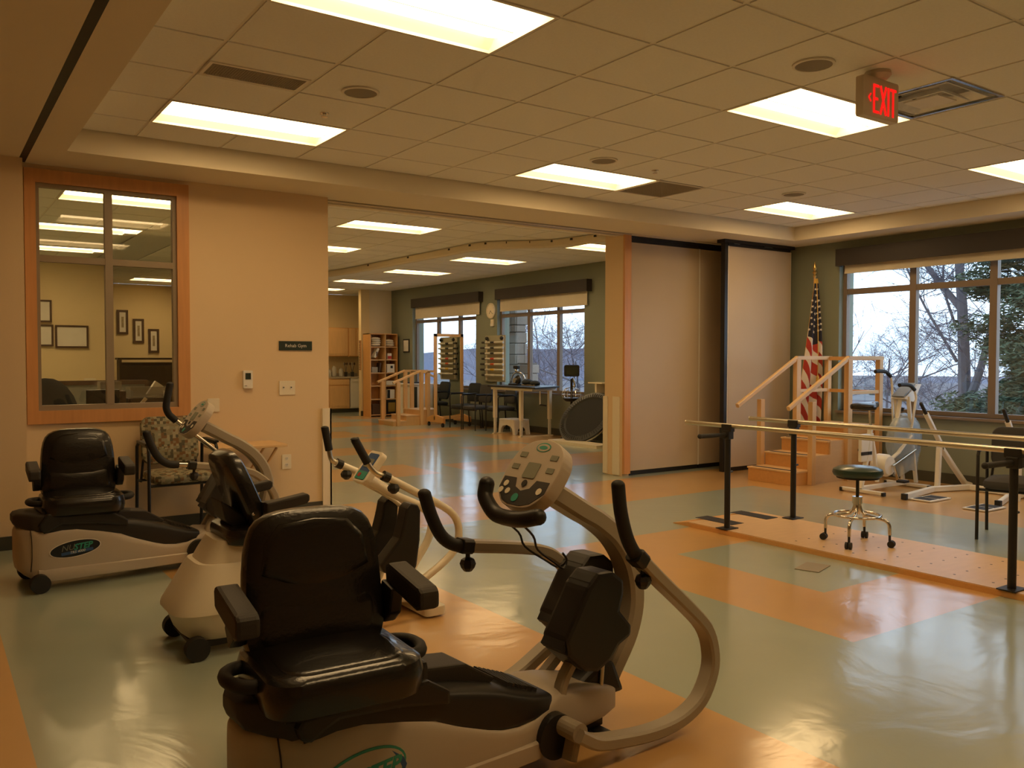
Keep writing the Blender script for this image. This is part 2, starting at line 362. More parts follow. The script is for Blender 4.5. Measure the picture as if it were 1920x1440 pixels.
# troffer positions: (x0, y0)
LIGHTS = [(1.31, 5.71), (4.36, 5.71), (7.41, 5.71), (1.31, 3.27), (4.36, 3.27), (7.41, 3.27), (1.31, .83), (4.36, .83), (7.41, .83), (1.31, -1.61), (4.36, -1.61), (7.41, -1.61)]
FAR = [(4.23, 9.42), (7.78, 9.42), (4.23, 11.83), (7.27, 11.83), (7.23, 14.27), (7.18, 16.7), (7.15, 19.1)]
OFF = [(1.15, 9.33), (1.15, 11.77), (1.15, 14.21), (3.59, 18.9), (-.68-1.3, 9.33), (-1.98, 11.77), (-1.98, 14.21)]  # last three are added out of sight to brighten the office
def _unused(x, y, L, w=1.22, h=.61): return any(a-.05 < x < a+w+.05-.0 and c-.05 < y < c+h+.05 for a, c in L)
def tiles(parent, gx, gy, x0, x1, y0, y1, lights, extra=(), holes=()):
    big = None; grid = MB(); k = 0
    nx0 = math.floor((x0-gx)/.61); nx1 = math.ceil((x1-gx)/.61); ny0 = math.floor((y0-gy)/.61); ny1 = math.ceil((y1-gy)/.61)
    cache = {}
    for i in range(nx0, nx1):
        for j in range(ny0, ny1):
            a, b = max(x0, gx+.61*i), min(x1, gx+.61*(i+1)); c, d = max(y0, gy+.61*j), min(y1, gy+.61*(j+1))
            if b-a < .03 or d-c < .03: continue
            mx_, my_ = (a+b)/2, (c+d)/2
            if any(p < mx_ < p+1.22 and q < my_ < q+.61 for p, q in lights): continue
            if any(p < mx_ < q and r < my_ < s_ for p, q, r, s_ in holes): continue
            w, h = round(b-a-.022, 3), round(d-c-.022, 3)
            if (w, h) not in cache:
                o = MB().prism([(-w/2, -h/2), (w/2, -h/2), (w/2, h/2), (-w/2, h/2)], 0, .02, 'z').build('ceiling_tile', 'tile', parent); cache[(w, h)] = o
            else:
                o = cache[(w, h)].copy(); COL.objects.link(o); o.parent = parent
            o.location = (mx_, my_, CH)
    blocked = lambda px, py: any(p+.02 < px < p+1.2 and q+.02 < py < q+.59 for p, q in lights) or any(p+.02 < px < q-.02 and r+.02 < py < s_-.02 for p, q, r, s_ in holes)
    for i in range(nx0, nx1+1):
        x = gx+.61*i
        if not x0 < x < x1: continue
        for j in range(ny0, ny1):
            c, d = max(y0, gy+.61*j), min(y1, gy+.61*(j+1))
            if d > c and not blocked(x, (c+d)/2): grid.bb((x-.012, c, CH+.006), (x+.012, d, CH+.03))
    for j in range(ny0, ny1+1):
        y = gy+.61*j
        if not y0 < y < y1: continue
        for i in range(nx0, nx1):
            a, b = max(x0, gx+.61*i), min(x1, gx+.61*(i+1))
            if b > a and not blocked((a+b)/2, y): grid.bb((a, y-.012, CH+.007), (b, y+.012, CH+.031))
    g = grid.build('ceiling_grid', 'grid', parent); return g
tiles(CEIL, 1.31, 5.71, .86, 8.97, -.4, 6.80, LIGHTS, holes=[(4.93, 5.6, 2.66, 3.27), (5.58, 6.19, 5.71, 6.32)])
CEIL2 = struct(MB().bb((3.1, 7.74, CH+.031), (9.5, 12.1, CH+.034)).bb((4.86, 12.1, CH+.031), (9.5, 20.9, CH+.034)).build('ceiling_hall', 'plenum'))
tiles(CEIL2, 4.23, 9.42, 3.1, 9.5, 7.74, 12.0, FAR)
tiles(CEIL2, 4.23, 9.42, 4.9, 9.5, 12.0, 20.9, FAR)
CEIL3 = struct(MB().bb((-4, 7.62, CH+.031), (3.0, 16.2, CH+.034)).bb((-4, 16.2, CH+.031), (4.85, 20.6, CH+.034)).bb((3.0, 12.1, CH+.031), (4.85, 16.2, CH+.034)).build('ceiling_office', 'plenum'))
tiles(CEIL3, 3.59, 18.9, 2.2, 4.8, 12.1, 20.6, OFF)
struct(MB().bb((-4, 16.2, CH), (2.2, 20.6, CH+.03)).build('ceiling_office_rear', 'tile'))
tiles(CEIL3, 1.15, 9.33, -.68, 3.0, 7.62, 16.0, OFF)
struct(MB().bb((-4, 7.62, CH), (-1.98, 16, CH+.03)).bb((-.76, 7.62, CH), (-.68, 16, CH+.03)).bb((-1.98, 9.94, CH), (-.76, 11.77, CH+.03)).build('ceiling_office_left', 'tile'))
CEIL4 = struct(MB().bb((.86, -4, CH), (8.97, -.4, CH+.03)).build('ceiling_rear', 'tile'))
# baseboards
struct(MB().bb((-4, 7.205, 0), (.62, 7.22, .10)).bb((.62, 7.385, 0), (3.0, 7.4, .10)).build('baseboard_back', 'base'))
struct(MB().bb((9.485, -4, 0), (9.5, 22, .12)).build('baseboard_right', 'base'))
struct(MB().bb((8.66, 18.965, 0), (9.48, 18.98, .12)).bb((4.9, 20.885, 0), (8.8, 20.9, .1)).build('baseboard_far', 'base'))
# corner guard and pier
struct(MB().bb((2.99, 7.375, 0), (3.075, 7.4, .95)).bb((3.06, 7.375, 0), (3.075, 7.64, .95)).build('trim_corner_guard', 'ivory'))
struct(MB().bb((6.84, 7.60, 0), (6.945, 7.92, CH+.03)).build('wall_pier', 'wall'))
struct(MB().bb((6.825, 7.86, .01), (6.84, 7.935, .95)).bb((6.825, 7.64, .01), (6.84, 7.76, .95)).build('trim_pier_guard', 'ivory'))

# ------------------------------------------------------------------ troffers, vents, speakers
def troffer():
    t = thing('ceiling_light', '', 'ceiling light')
    fr = MB()
    for a, b in (((0, 0, -.004), (1.22, .018, .02)), ((0, .592, -.004), (1.22, .61, .02)), ((0, .018, -.004), (.018, .592, .02)), ((1.202, .018, -.004), (1.22, .592, .02))): fr.bb(a, b)
    fr.build('frame', 'grid', t)
    pan = MB(); n = 8; L = []
    sec = [(.012, 0), (.05, .075), (.12, .115), (.22, .125), (.39, .125), (.49, .115), (.56, .075), (.598, 0)]
    vs = [(x, y, z) for x in (.010, 1.210) for y, z in sec]
    pan.add(vs, [(i, i+1, i+n+1, i+n) for i in range(n-1)]+[tuple(range(n)), tuple(range(2*n-1, n-1, -1))])
    pan.build('reflector', 'pan', t, smooth=True)
    bk = MB(); m = 7
    sec = [(.305+.262*cos(pi*i/m), .088-.074*sin(pi*i/m)) for i in range(m+1)]
    vs = [(x, y, z) for x in (.06, 1.16) for y, z in sec]
    bk.add(vs, [(i, i+1, i+m+2, i+m+1) for i in range(m)]+[tuple(range(m+1)), tuple(range(2*m+1, m, -1))])
    b = bk.build('lamp_basket', 'lamp_e', t)
    MB().bb((.06, .3025, .006), (1.16, .3075, .015)).build('basket_rib', 'pan', t)
    return t
T0 = troffer()
def light_label(kind, i): return kind[i]
MAINL = ['recessed light in back row nearest the glazed office wall', 'recessed light in back row beside the dark square return vent', 'recessed light in back row closest to window corner',
 'large recessed light cut by the top edge of the photo', 'recessed light directly behind the red EXIT sign', 'recessed light cut by the right edge of the photo'] + ['recessed ceiling light out of view behind the camera']*6
HALL = ['hall ceiling light nearest the opening, before the curved beam', 'hall ceiling light half hidden by the cream pier at the opening', 'hall ceiling light cut by the tan wall edge, second row',
 'hall ceiling light beyond the curved beam, in front of clock', 'hall ceiling light behind the curved beam, middle of three small ones', 'hall ceiling light farthest down, above the bookcase', 'small hall ceiling light at the kitchenette, cut by tan wall edge']
OFFL = ['office ceiling light seen highest through the interior window', 'office ceiling light seen second from top through interior window', 'office ceiling light seen third from top through interior window', 'small office ceiling light low in right pane of interior window'] + ['office ceiling light hidden to the left behind the tan wall']*3
first = True
for L, lab, g in ((LIGHTS, MAINL, 'recessed lights over the main gym'), (FAR, HALL, 'recessed lights over the hall'), (OFF, OFFL, 'recessed lights over the office')):
    for (x, y), la in zip(L, lab):
        if first: t = T0; t.location = (x, y, CH); first = False
        else: t = dup(T0, (x, y, CH))
        t['label'] = la; t['group'] = g
# the fluorescent lamps need a body above the ceiling plane: cut the slab by raising it locally
CEIL.location.z += .12; 
for ch in [o for o in bpy.data.objects if o.parent == CEIL]: ch.location.z -= .12
for cc in (CEIL2, CEIL3):
    cc.location.z += .12
    for ch in [o for o in bpy.data.objects if o.parent == cc]: ch.location.z -= .12
def grille(x0, x1, y0, y1, label, nx, ny):
    t = thing('ceiling_vent', label, 'vent', ((x0+x1)/2, (y0+y1)/2, CH))
    w, h = x1-x0, y1-y0; f = MB()
    for a, b in (((-w/2-.02, -h/2-.02), (w/2+.02, -h/2)), ((-w/2-.02, h/2), (w/2+.02, h/2+.02)), ((-w/2-.02, -h/2), (-w/2, h/2)), ((w/2, -h/2), (w/2+.02, h/2))):
        f.bb((*a, -.008), (*b, .0))
    f.build('frame', 'grid', t); MB().bb((-w/2, -h/2, .004), (w/2, h/2, .02)).build('backing', 'plenum', t)
    g = MB()
    for i in range(nx): x = -w/2+w*(i+.5)/nx; g.bb((x-.3*w/nx, -h/2, -.003), (x+.3*w/nx, h/2, .002))
    for i in range(ny): y = -h/2+h*(i+.5)/ny; g.bb((-w/2, y-.3*h/ny, -.002), (w/2, y+.3*h/ny, .0025))
    stuff(g.build('grille_mesh', 'vent', t))
grille(1.34, 1.88, 4.85, 5.06, 'long dark linear air grille near the left light', 36, 10)
grille(5.60, 6.17, 5.73, 6.30, 'dark square return air grille beside a back row light', 24, 24)
MB_ = None
M['diffmetal'] = mat('pale_duct_metal', (.86, .86, .88), .35, .15, var=.25, scale=12)
def diffuser():
    t = thing('ceiling_diffuser', 'open square metal air diffuser behind the red EXIT sign', 'air diffuser', (5.235, 2.965, CH)); rings = MB()
    # square at (4.93..5.54, 2.66..3.27)
    fr = MB()
    for a, b in (((-.305, -.305), (.305, -.285)), ((-.305, .285), (.305, .305)), ((-.305, -.285), (-.285, .285)), ((.285, -.285), (.305, .285))): fr.bb((*a, -.006), (*b, .01))
    fr.build('frame', 'chrome', t)
    for k, (w, z) in enumerate(((.24, .0), (.17, -.022), )):
        r = MB(); w2 = w-.05
        vs = [(sx*q, sy*q, zz) for q, zz in ((w, z), (w2, z+.045), (w2-.004, z+.045), (w-.004, z-.003)) for sx, sy in ((1, 1), (-1, 1), (-1, -1), (1, -1))]
        r.add(vs, [(a*4+i, a*4+(i+1) % 4, ((a+1) % 4)*4+(i+1) % 4, ((a+1) % 4)*4+i) for a in range(4) for i in range(4)])
        r.build('louvre_ring', 'diffmetal', t)
    MB().bb((-.11, -.11, -.02), (.11, .11, -.012)).build('centre_plate', 'grid', t)
    MB().bb((-.285, -.285, .10), (.285, .285, .112)).bb((-.29, -.29, .01), (-.28, .29, .1)).bb((.28, -.29, .01), (.29, .29, .1)).bb((-.28, -.29, .01), (.28, -.28, .1)).bb((-.28, .28, .01), (.28, .29, .1)).build('backing', 'diffmetal', t)
    MB().tube([(-.2, .1, .05), (0, .2, .045), (.2, .15, .05)], .02, 8, 4).build('flexible_duct', 'black', t)
diffuser()
def speaker(x, y, label):
    t = thing('ceiling_speaker', label, 'speaker', (x, y, CH)); MB().lathe([(.115, -.001), (.115, -.010), (.10, -.012), (.098, -.001)], n=24).build('trim_ring', 'grid', t, smooth=True)
    MB().lathe([(.098, -.001), (.098, -.008), (.05, -.011), (.001, -.012)], n=24).build('grille', 'vent', t, smooth=True)
for x, y, l in ((2.23, 4.87, 'round ceiling speaker between grille and large near light'), (4.08, 2.98, 'round ceiling speaker left of the EXIT sign'), (4.64, 5.40, 'round ceiling speaker above the middle back row light'), (7.13, 5.42, 'round ceiling speaker above the light by window corner')):
    speaker(x, y, l)
for x, y, l in ((2.23, 5.44, 'tiny sprinkler head right of the left back row light'), (5.26, 5.44, 'tiny sprinkler head near the square return vent'), (4.7, 9.3, 'tiny sprinkler head in hall above the first hall light')):
    tag(MB().cyl((0, 0, -.001), (0, 0, -.02), .012, 10).cyl((0, 0, -.02), (0, 0, -.024), .022, 12).lathe([(.032, 0), (.03, -.004)], n=14).build('sprinkler_head', 'chrome', loc=(x, y, CH)), l, 'sprinkler')
# exit sign
def exit_sign():
    t = thing('exit_sign', 'red lettered EXIT sign hanging from ceiling tile', 'exit sign', (4.50, 2.86, CH))
    MB().prism(rrect(.345, .225, .015, 3, 0, -.157), -.025, .025, 'y').build('housing', 'exit_shell', t, bevel=.004)
    MB().lathe([(.07, 0), (.075, -.02), (.05, -.045)], n=20).build('canopy', 'exit_shell', t, smooth=True)
    # block letters, front face toward -Y
    f = MB(); y0, y1 = -.030, -.0265; zb, zt = -.245, -.085; s = .014
    def bar(a, b, w=s): 
        a = Vector((a[0], (y0+y1)/2, a[1])); b = Vector((b[0], (y0+y1)/2, b[1])); d = b-a; ang = math.atan2(d.z, d.x)
        f.box((a+b)/2, (d.length, y1-y0, w), Matrix.Rotation(-ang, 3, 'Y'))
    x = -.075
    bar((x, zb), (x, zt)); bar((x-.007, zt-.007), (x+.045, zt-.007)); bar((x, (zb+zt)/2), (x+.038, (zb+zt)/2)); bar((x-.007, zb+.007), (x+.045, zb+.007))
    bar((-.012, zb), (.042, zt)); bar((-.012, zt), (.042, zb)); bar((.066, zb), (.066, zt)); bar((.113, zb), (.113, zt)); bar((.085, zt-.007), (.142, zt-.007))
    f.build('letters', 'exit_red', t)
    f = MB(); 
    for sg in (1, -1):
        a = Vector((-.125, (y0+y1)/2, -.165)); b = Vector((-.105, (y0+y1)/2, -.165+sg*.022)); d = b-a
        f.box((a+b)/2, (d.length, y1-y0, .007), Matrix.Rotation(-math.atan2(d.z, d.x), 3, 'Y'))
    f.build('arrow', 'exit_red', t)
exit_sign()
# curved header beam in the hall
hb = [(5.9, 19.0), (6.36, 14.93), (6.42, 13.0), (6.46, 11.2), (6.47, 10.4), (6.58, 10.05), (6.85, 9.75), (7.12, 9.45), (7.25, 9.06), (7.33, 8.53), (7.36, 7.9)]
pts = curve([(x+.02, y, CH-.055) for x, y in hb], 5)
struct(MB().rtube(pts, .10, .11, (0, 0, 1)).build('ceiling_beam_curved', 'soffit'))
struct(MB().rtube(curve([(x-.04, y, CH-.012) for x, y in hb], 5), .012, .012, (0, 0, 1)).build('trim_curved_rail', 'steel'))
hk = MB()
for p in pts[4:-2:4]: hk.box((p.x-.045, p.y, CH-.03), (.03, .04, .028))
struct(stuff(hk.build('trim_rail_brackets', 'black'))); bpy.data.objects['trim_rail_brackets']['kind'] = 'structure'

# ------------------------------------------------------------------ exterior windows
def ext_window(n, y0, y1, mull, trans, z0=.76, z1=2.62):
    f = MB(); xa, xb = 9.585, 9.655
    f.bb((xa, y0, z0), (xb, y0+.05, z1)).bb((xa, y1-.05, z0), (xb, y1, z1)).bb((xa, y0+.05, z0), (xb, y1-.05, z0+.05)).bb((xa, y0+.05, z1-.04), (xb, y1-.05, z1))
    o = struct(f.build('window_%d' % n, 'frame'))
    ms = [y0+.05]+[m for m in mull]+[y1-.05]
    for m in mull: MB().bb((xa, m-.04, z0+.05), (xb, m+.04, z1-.04)).build('mullion', 'frame', o)
    for a, b in zip(ms[:-1], ms[1:]):
        a += .04 if a != ms[0] else 0; b -= .04 if b != ms[-1] else 0
        MB().bb((xa+.005, a, trans-.035), (xb-.005, b, trans+.035)).build('transom', 'frame', o)
        for p, q in ((z0+.05, trans-.035), (trans+.035, z1-.04)):
            MB().bb((9.62, a, p), (9.626, b, q)).build('pane', 'glass', o)
    struct(MB().bb((9.46, y0-.02, z0-.03), (9.585, y1+.02, z0)).build('trim_sill_%d' % n, 'frame'))
ext_window(1, 2.0, 6.52, [2.88, 3.75, 4.68, 5.60], 2.25)
ext_window(2, 11.55, 14.3, [12.40, 13.33], 2.25)
ext_window(3, 15.1, 17.9, [15.91, 16.85], 2.25)
def blind(y0, y1, zb, lab1, lab2):
    t = thing('window_valance', lab1, 'valance', (9.4, (y0+y1)/2, 2.665)); h = (y1-y0)/2
    MB().bb((-.02, -h, -.105), (0, h, .105)).bb((0, -h, .085), (.1, h, .105)).bb((0, -h, -.105), (.1, -h+.02, .085)).bb((0, h-.02, -.105), (.1, h, .085)).build('fascia_board', 'valance', t)
    t = thing('roller_shade', lab2, 'roller shade', (9.46, (y0+y1)/2, 2.62))
    MB().bb((0, -h+.08, zb-2.62), (.006, h-.08, 0)).build('shade_cloth', 'shade', t)
    MB().bb((-.006, -h+.08, zb-2.625), (.012, h-.08, zb-2.60)).build('hem_bar', 'shade', t)
    MB().cyl((.01, -h+.06, -.01), (.01, h-.06, -.01), .025, 12).build('roller', 'white', t)
blind(1.8, 6.50, 2.47, 'long dark brown valance over the big window on right', 'cream roller shade showing as narrow band over the big window')
blind(11.35, 14.21, 2.33, 'dark brown valance over the far window with stone pillar view', 'cream roller shade over the far window beside trampoline')
blind(14.82, 17.76, 2.31, 'dark brown valance over the farthest window, left of clock', 'cream roller shade over the farthest window behind mirror')
# interior glazed window in the back wall
def int_window():
    y = 7.385; f = MB()
    x0, x1, z0, z1 = .64, 1.83, .905, 2.84
    f.bb((x0, y-.012, z0), (x1, y+.02, z0+.10)).bb((x0, y-.012, z1-.10), (x1, y+.02, z1)).bb((x0, y-.012, z0+.10), (x0+.075, y+.02, z1-.10)).bb((x1-.095, y-.012, z0+.10), (x1, y+.02, z1-.10))
    o = struct(f.build('window_4', 'woodtrim'))
    g = MB(); a, b, c, d = .715, 1.735, 1.005, 2.74; ya, yb = 7.40, 7.46
    g.bb((a, ya, c), (b, yb, c+.04)).bb((a, ya, d-.03), (b, yb, d)).bb((a, ya, c+.04), (a+.025, yb, d-.03)).bb((b-.03, ya, c+.04), (b, yb, d-.03))
    g.build('frame', 'frame_lt', o)
    MB().bb((1.195, ya-.005, c+.04), (1.25, yb, d-.03)).build('mullion', 'frame_lt', o)
    for p, q in ((a+.025, 1.195), (1.25, b-.03)):
        MB().bb((p, ya, 2.145), (q, yb, 2.195)).build('transom', 'frame_lt', o)
        for r, s in ((c+.04, 2.145), (2.195, d-.03)): MB().bb((p, 7.43, r), (q, 7.435, s)).build('pane', 'glass', o)
int_window()

# ------------------------------------------------------------------ operable partition panels
def panel(x0, x1, y, label, edge=None):
    t = thing('partition_panel', label, 'partition', ((x0+x1)/2, y, 0)); w = (x1-x0)/2
    MB().bb((-w+.012, 0, .055), (w-.012, .075, 2.795)).build('face_panel', 'panel', t)
    MB().bb((-w, .004, .05), (-w+.012, .07, 2.80)).bb((w-.012, .004, .05), (w, .07, 2.80)).build('edge_strip', 'grid' if edge is None else edge, t)
    MB().bb((-w+.01, .01, 2.80), (w-.01, .065, 2.866)).build('top_seal', 'black', t)
    MB().bb((-w+.01, .01, .004), (w-.01, .065, .055)).build('bottom_seal', 'black', t)
panel(6.945, 8.150, 7.61, 'tall tan partition panel next to the wooden jamb')
panel(8.153, 9.34, 7.61, 'tan partition panel mostly hidden behind the right-hand panel')
panel(8.185, 9.40, 7.17, 'tall tan partition panel on right, beside the flag corner', None)
struct(MB().bb((8.13, 7.175, .004), (8.18, 7.24, 2.866)).build('trim_panel_black_edge', 'black'))
struct(MB().bb((8.10, 7.155, 2.835), (9.45, 7.28, 2.876)).bb((6.9, 7.6, 2.85), (8.6, 7.69, 2.876)).build('trim_ceiling_track', 'black'))
struct(MB().bb((6.84, 7.565, 0.03), (6.94, 7.599, SH)).build('trim_jamb', 'woodtrim'))
MBt = MB().box((8.35, 7.20, 2.845), (.10, .05, .03)).box((8.95, 7.2, 2.845), (.16, .05, .03)); struct(MBt.build('trim_track_bracket', 'steel'))

# ------------------------------------------------------------------ things on the back wall
def plate(name, x, z, w, h, label, cat, kind, m='ivory'):
    t = thing(name, label, cat, (x, 7.398, z)); MB().prism(rrect(w, h, .006, 3), -.008, 0, 'y').build('cover_plate', m, t, bevel=.002)
    if kind == 'switch2':
        for sx in (-.035, .035):
            MB().box((sx, -.009, 0), (.016, .004, .03)).build('switch_slot', 'grid', t); MB().box((sx, -.014, .004), (.008, .012, .01)).build('toggle', 'black_tex', t)
    if kind == 'outlet2':
        for sz in (-.028, .028):
            MB().lathe([(.016, 0), (.016, .003)], (0, -.008, sz), 16, Matrix.Rotation(pi/2, 3, 'X')).build('socket', 'grid', t)
            MB().box((-.006, -.0115, sz+.003), (.003, .002, .009)).box((.006, -.0115, sz+.003), (.003, .002, .009)).box((0, -.0115, sz-.008), (.004, .002, .004)).build('slots', 'black', t)
    return t
plate('light_switch', 2.665, 1.145, .145, .125, 'cream double switch plate below the green wall sign', 'switch', 'switch2')
plate('blank_wall_plate', 2.02, 1.01, .10, .115, 'blank cream wall plate right of interior window corner', 'wall plate', None)
plate('wall_outlet', 2.655, .485, .085, .13, 'cream duplex outlet low on wall beside folding table', 'outlet', 'outlet2')
def thermostat():
    t = thing('thermostat', 'white thermostat with dark display on tan wall', 'thermostat', (2.31, 7.398, 1.225))
    MB().prism(rrect(.082, .155, .008, 3), -.028, 0, 'y').build('housing', 'white', t, bevel=.003)
    MB().box((0, -.029, .028), (.048, .003, .055)).build('display', 'darkscreen', t); MB().box((-.02, -.029, -.055), (.02, .002, .004)).build('brand_mark', 'black', t)
thermostat()
def sign():
    t = thing('wall_sign', 'small dark green plaque reading Rehab Gym', 'sign', (2.745, 7.398, 1.52))
    MB().box((0, -.005, 0), (.305, .010, .082)).build('plaque', 'signgreen', t, bevel=.002)
    text('lettering', 'Rehab Gym', .042, 'paper', t, (.0, -.0108, .0), FX, .0005)
sign()

# ------------------------------------------------------------------ recumbent cross trainers
def loft(b, rings, mi=0):
    n = len(rings[0]); vs = [v for r in rings for v in r]
    fs = [(i*n+j, i*n+(j+1) % n, (i+1)*n+(j+1) % n, (i+1)*n+j) for i in range(len(rings)-1) for j in range(n)]
    fs += [tuple(range(n-1, -1, -1)), tuple((len(rings)-1)*n+j for j in range(n))]
    b.add(vs, fs, mi)
def sring(s, zb, zt, w, e=.28, n=20):
    """rounded-box cross-section at station s"""
    out = []
    for i in range(n):
        a = 2*pi*(i+.5)/n; c, d = cos(a), sin(a)
        x = math.copysign(abs(c)**e, c)*w; z = math.copysign(abs(d)**e, d)
        out.append((s, x, (zb+zt)/2+z*(zt-zb)/2))
    return out
def seat_parts(t, loc, rz, tilt=8):
    """swivel seat: local +x is where the sitter faces; parts are children of the machine"""
    base = Matrix.Translation(loc) @ Matrix.Rotation(rz, 4, 'Z')
    def put(mb): mb.v = [tuple(base @ Vector(v)) for v in mb.v]; return mb
    out = rrect(.44, .47, .09, 6)
    b = MB(); b.pad(out, .118, .012, .10, Matrix.Translation((.02, 0, -.018)))
    c = put(b).build('seat_cushion', 'vinyl', t, smooth=True)
    # raised centre panel of the cushion and front roll
    b = MB(); b.pad(rrect(.33, .36, .07, 5), .02, .008, .12, Matrix.Translation((.04, 0, .090))); put(b).build('cushion_panel', 'vinyl', c, smooth=True)
        # backrest outline: x up (after rotation), y across
    ol = [(-.02, -.21), (.10, -.22), (.28, -.215), (.40, -.20), (.465, -.168), (.495, -.10), (.50, 0), (.495, .10), (.465, .168), (.40, .20), (.28, .215), (.10, .22), (-.02, .21), (-.04, .12), (-.045, 0), (-.04, -.12)]
    ol = [(p.x, p.y) for p in curve([(x, y, 0) for x, y in ol], 2, True)]
    def backm(v):   # v=(up,across,out)
        up, ac, ot = v; up *= .82; th = radians(tilt); return Vector((-.15-sin(th)*up+cos(th)*ot, ac, .085+cos(th)*up+sin(th)*ot))
    b = MB(); b.pad(ol, .085, .012, .10); b.v = [tuple(backm(v)) for v in b.v]; bk = put(b).build('backrest', 'vinyl', t, smooth=True)
    up = [(.21, -.07), (.27, -.17), (.38, -.155), (.445, -.11), (.46, 0), (.445, .11), (.38, .155), (.27, .17), (.21, .07), (.20, 0)]
    b = MB(); b.pad(up, .022, .006, .12); b.v = [tuple(backm((v[0], v[1], v[2]+.075))) for v in b.v]; put(b).build('head_panel', 'vinyl', bk, smooth=True)
    b = MB(); b.pad(rrect(.17, .36, .05, 4, .085, 0), .02, .006, .12); b.v = [tuple(backm((v[0], v[1], v[2]+.073))) for v in b.v]; put(b).build('lumbar_panel', 'vinyl', bk, smooth=True)
    for s in (-1, 1):
        b = MB(); b.prism([(-.11, .235), (.12, .20), (.15, .212), (.15, .262), (.13, .274), (-.09, .305), (-.12, .292)], s*.268-.033, s*.268+.033, 'y')
        a = put(b).build('armrest', 'black_tex', t, bevel=.012)
        b = MB(); b.prism([(-.11, .25), (-.03, .235), (-.05, .15), (-.10, .11), (-.15, .16)], s*.242-.022, s*.242+.022, 'y'); put(b).build('armrest_bracket', 'black', a, bevel=.008)
    b = MB(); b.cyl((0, 0, -.05), (0, 0, .01), .14, 24).box((0, 0, -.012), (.36, .36, .03)); put(b).build('seat_plate', 'black', t)
    for q in (-1, 1):
        b = MB(); b.tube([(.10, q*.19, .055), (.07, q*.27, .058), (.0, q*.295, .06), (-.07, q*.27, .058), (-.10, q*.19, .055)], .02, 10, 5)
        put(b).build('seat_handle_loop', 'rubber', t, smooth=True)
def stepper(name, label, loc, rz, near_forward, ext, logo_dark, seat_rz, seat_loc):
    t = thing(name, label, 'exercise machine', loc, rz, 'tan recumbent steppers')
    oy = -.2       # near side plane is y=-.2 in local coordinates
    st = [(-1.035, .17, .36, .06), (-1.025, .12, .375, .09), (-.995, .09, .385, .14), (-.95, .06, .385, .182), (-.90, .052, .372, .198), (-.80, .05, .383, .2), (-.716, .05, .379, .2), (-.59, .05, .35, .2), (-.493, .05, .318, .2),
          (-.393, .05, .275, .198), (-.257, .05, .218, .193), (-.187, .05, .193, .19), (-.116, .05, .182, .185), (-.044, .05, .188, .178), (.03, .055, .222, .168), (.08, .06, .243, .158), (.16, .06, .235, .145), (.26, .058, .215, .125), (.35, .06, .19, .108), (.42, .07, .165, .085), (.45, .09, .14, .05)]
    b = MB(); loft(b, [sring(s_[0], s_[1], s_[2], s_[3]*.9, e=.30, n=28) for s_ in st]); body = b.build('shell', 'tan_shell', t, smooth=True)
    b = MB(); loft(b, [sring(s, .045, z, w*.9+.006, e=.16, n=16) for s, z, w in ((-.93, .132, .192), (-.80, .130, .2), (-.4, .122, .2), (-.02, .112, .187))]); b.build('skirt', 'tan_shell', body, smooth=True)
    b = MB(); b.tube([(-.968, -.150, .375), (-.962, -.158, .30), (-.962, -.158, .2), (-.968, -.150, .12)], .0025, 6, 4); b.build('seam', 'black_tex', body)
    # black deck over the shell
    dk = [(-.90, .30, .440, .188), (-.85, .30, .455, .19), (-.62, .30, .425, .19), (-.46, .28, .385, .19), (-.36, .22, .368, .188), (-.29, .19, .352, .185), (-.20, .17, .325, .182), (-.12, .165, .292, .178), (-.04, .17, .262, .172), (.02, .18, .248, .165), (.045, .2, .243, .15)]
    b = MB(); loft(b, [sring(s_[0], s_[1], s_[2], s_[3]*.9, e=.34, n=24) for s_ in dk]); deck = b.build('deck_cover', 'black', t, smooth=True)
    b = MB(); b.prism([(-.50, .38), (-.44, .425), (-.28, .405), (-.16, .33), (-.20, .30), (-.40, .32)], -.075, .075, 'y'); b.build('deck_ridge', 'black_tex', deck, bevel=.008)
    b = MB()
    for i in range(7): b.box((-.12+.02*i, 0, .305-.008*i), (.009, .2, .012), Matrix.Rotation(radians(22), 3, 'Y'))
    stuff(b.build('deck_ribs', 'black_tex', deck))
    b = MB(); loft(b, [sring(*q, e=.22, n=24) for q in ((-1.045, .415, .455, .055), (-1.03, .385, .468, .08), (-.985, .370, .470, .13), (-.93, .352, .465, .166), (-.86, .355, .460, .176), (-.84, .36, .45, .17))]); b.build('rear_housing', 'black_tex', t, smooth=True)
    for sy in (-1, 1):
        b = MB(); b.prism([(-.93, .40), (-.915, .362), (-.885, .348), (-.85, .37), (-.80, .392), (-.60, .375), (-.42, .34), (-.42, .385), (-.50, .435), (-.88, .47)], sy*.15, sy*.19, 'y'); b.build('side_rail_cover', 'black', t, bevel=.012)
    b = MB(); b.bb((-.90, -.16, .40), (-.48, .16, .485)); b.build('seat_carriage', 'black', t, bevel=.02)
    # arms' pivots
    for sy in (-1, 1):
        b = MB(); b.cyl((.03, sy*.13, .11), (.03, sy*.185, .11), .078, 28); p = b.build('pivot_recess', 'black', t)
        b = MB(); b.cyl((.055, sy*.17, .145), (.055, sy*.27, .145), .034, 18); b.build('pivot_axle', 'tan_tube', p)
        b = MB(); b.rtube([(.080, sy*.215, .13), (.045, sy*.225, .040)], .03, .055, (0, 1, 0)); b.build('crank', 'tan_tube', p)
    for w, sx in ((.055, -.93),):
        for sy in (-1, 1):
            b = MB(); b.cyl((sx, sy*.19, w), (sx, sy*.245, w), .055, 24); b.build('wheel', 'rubber', t, smooth=True)
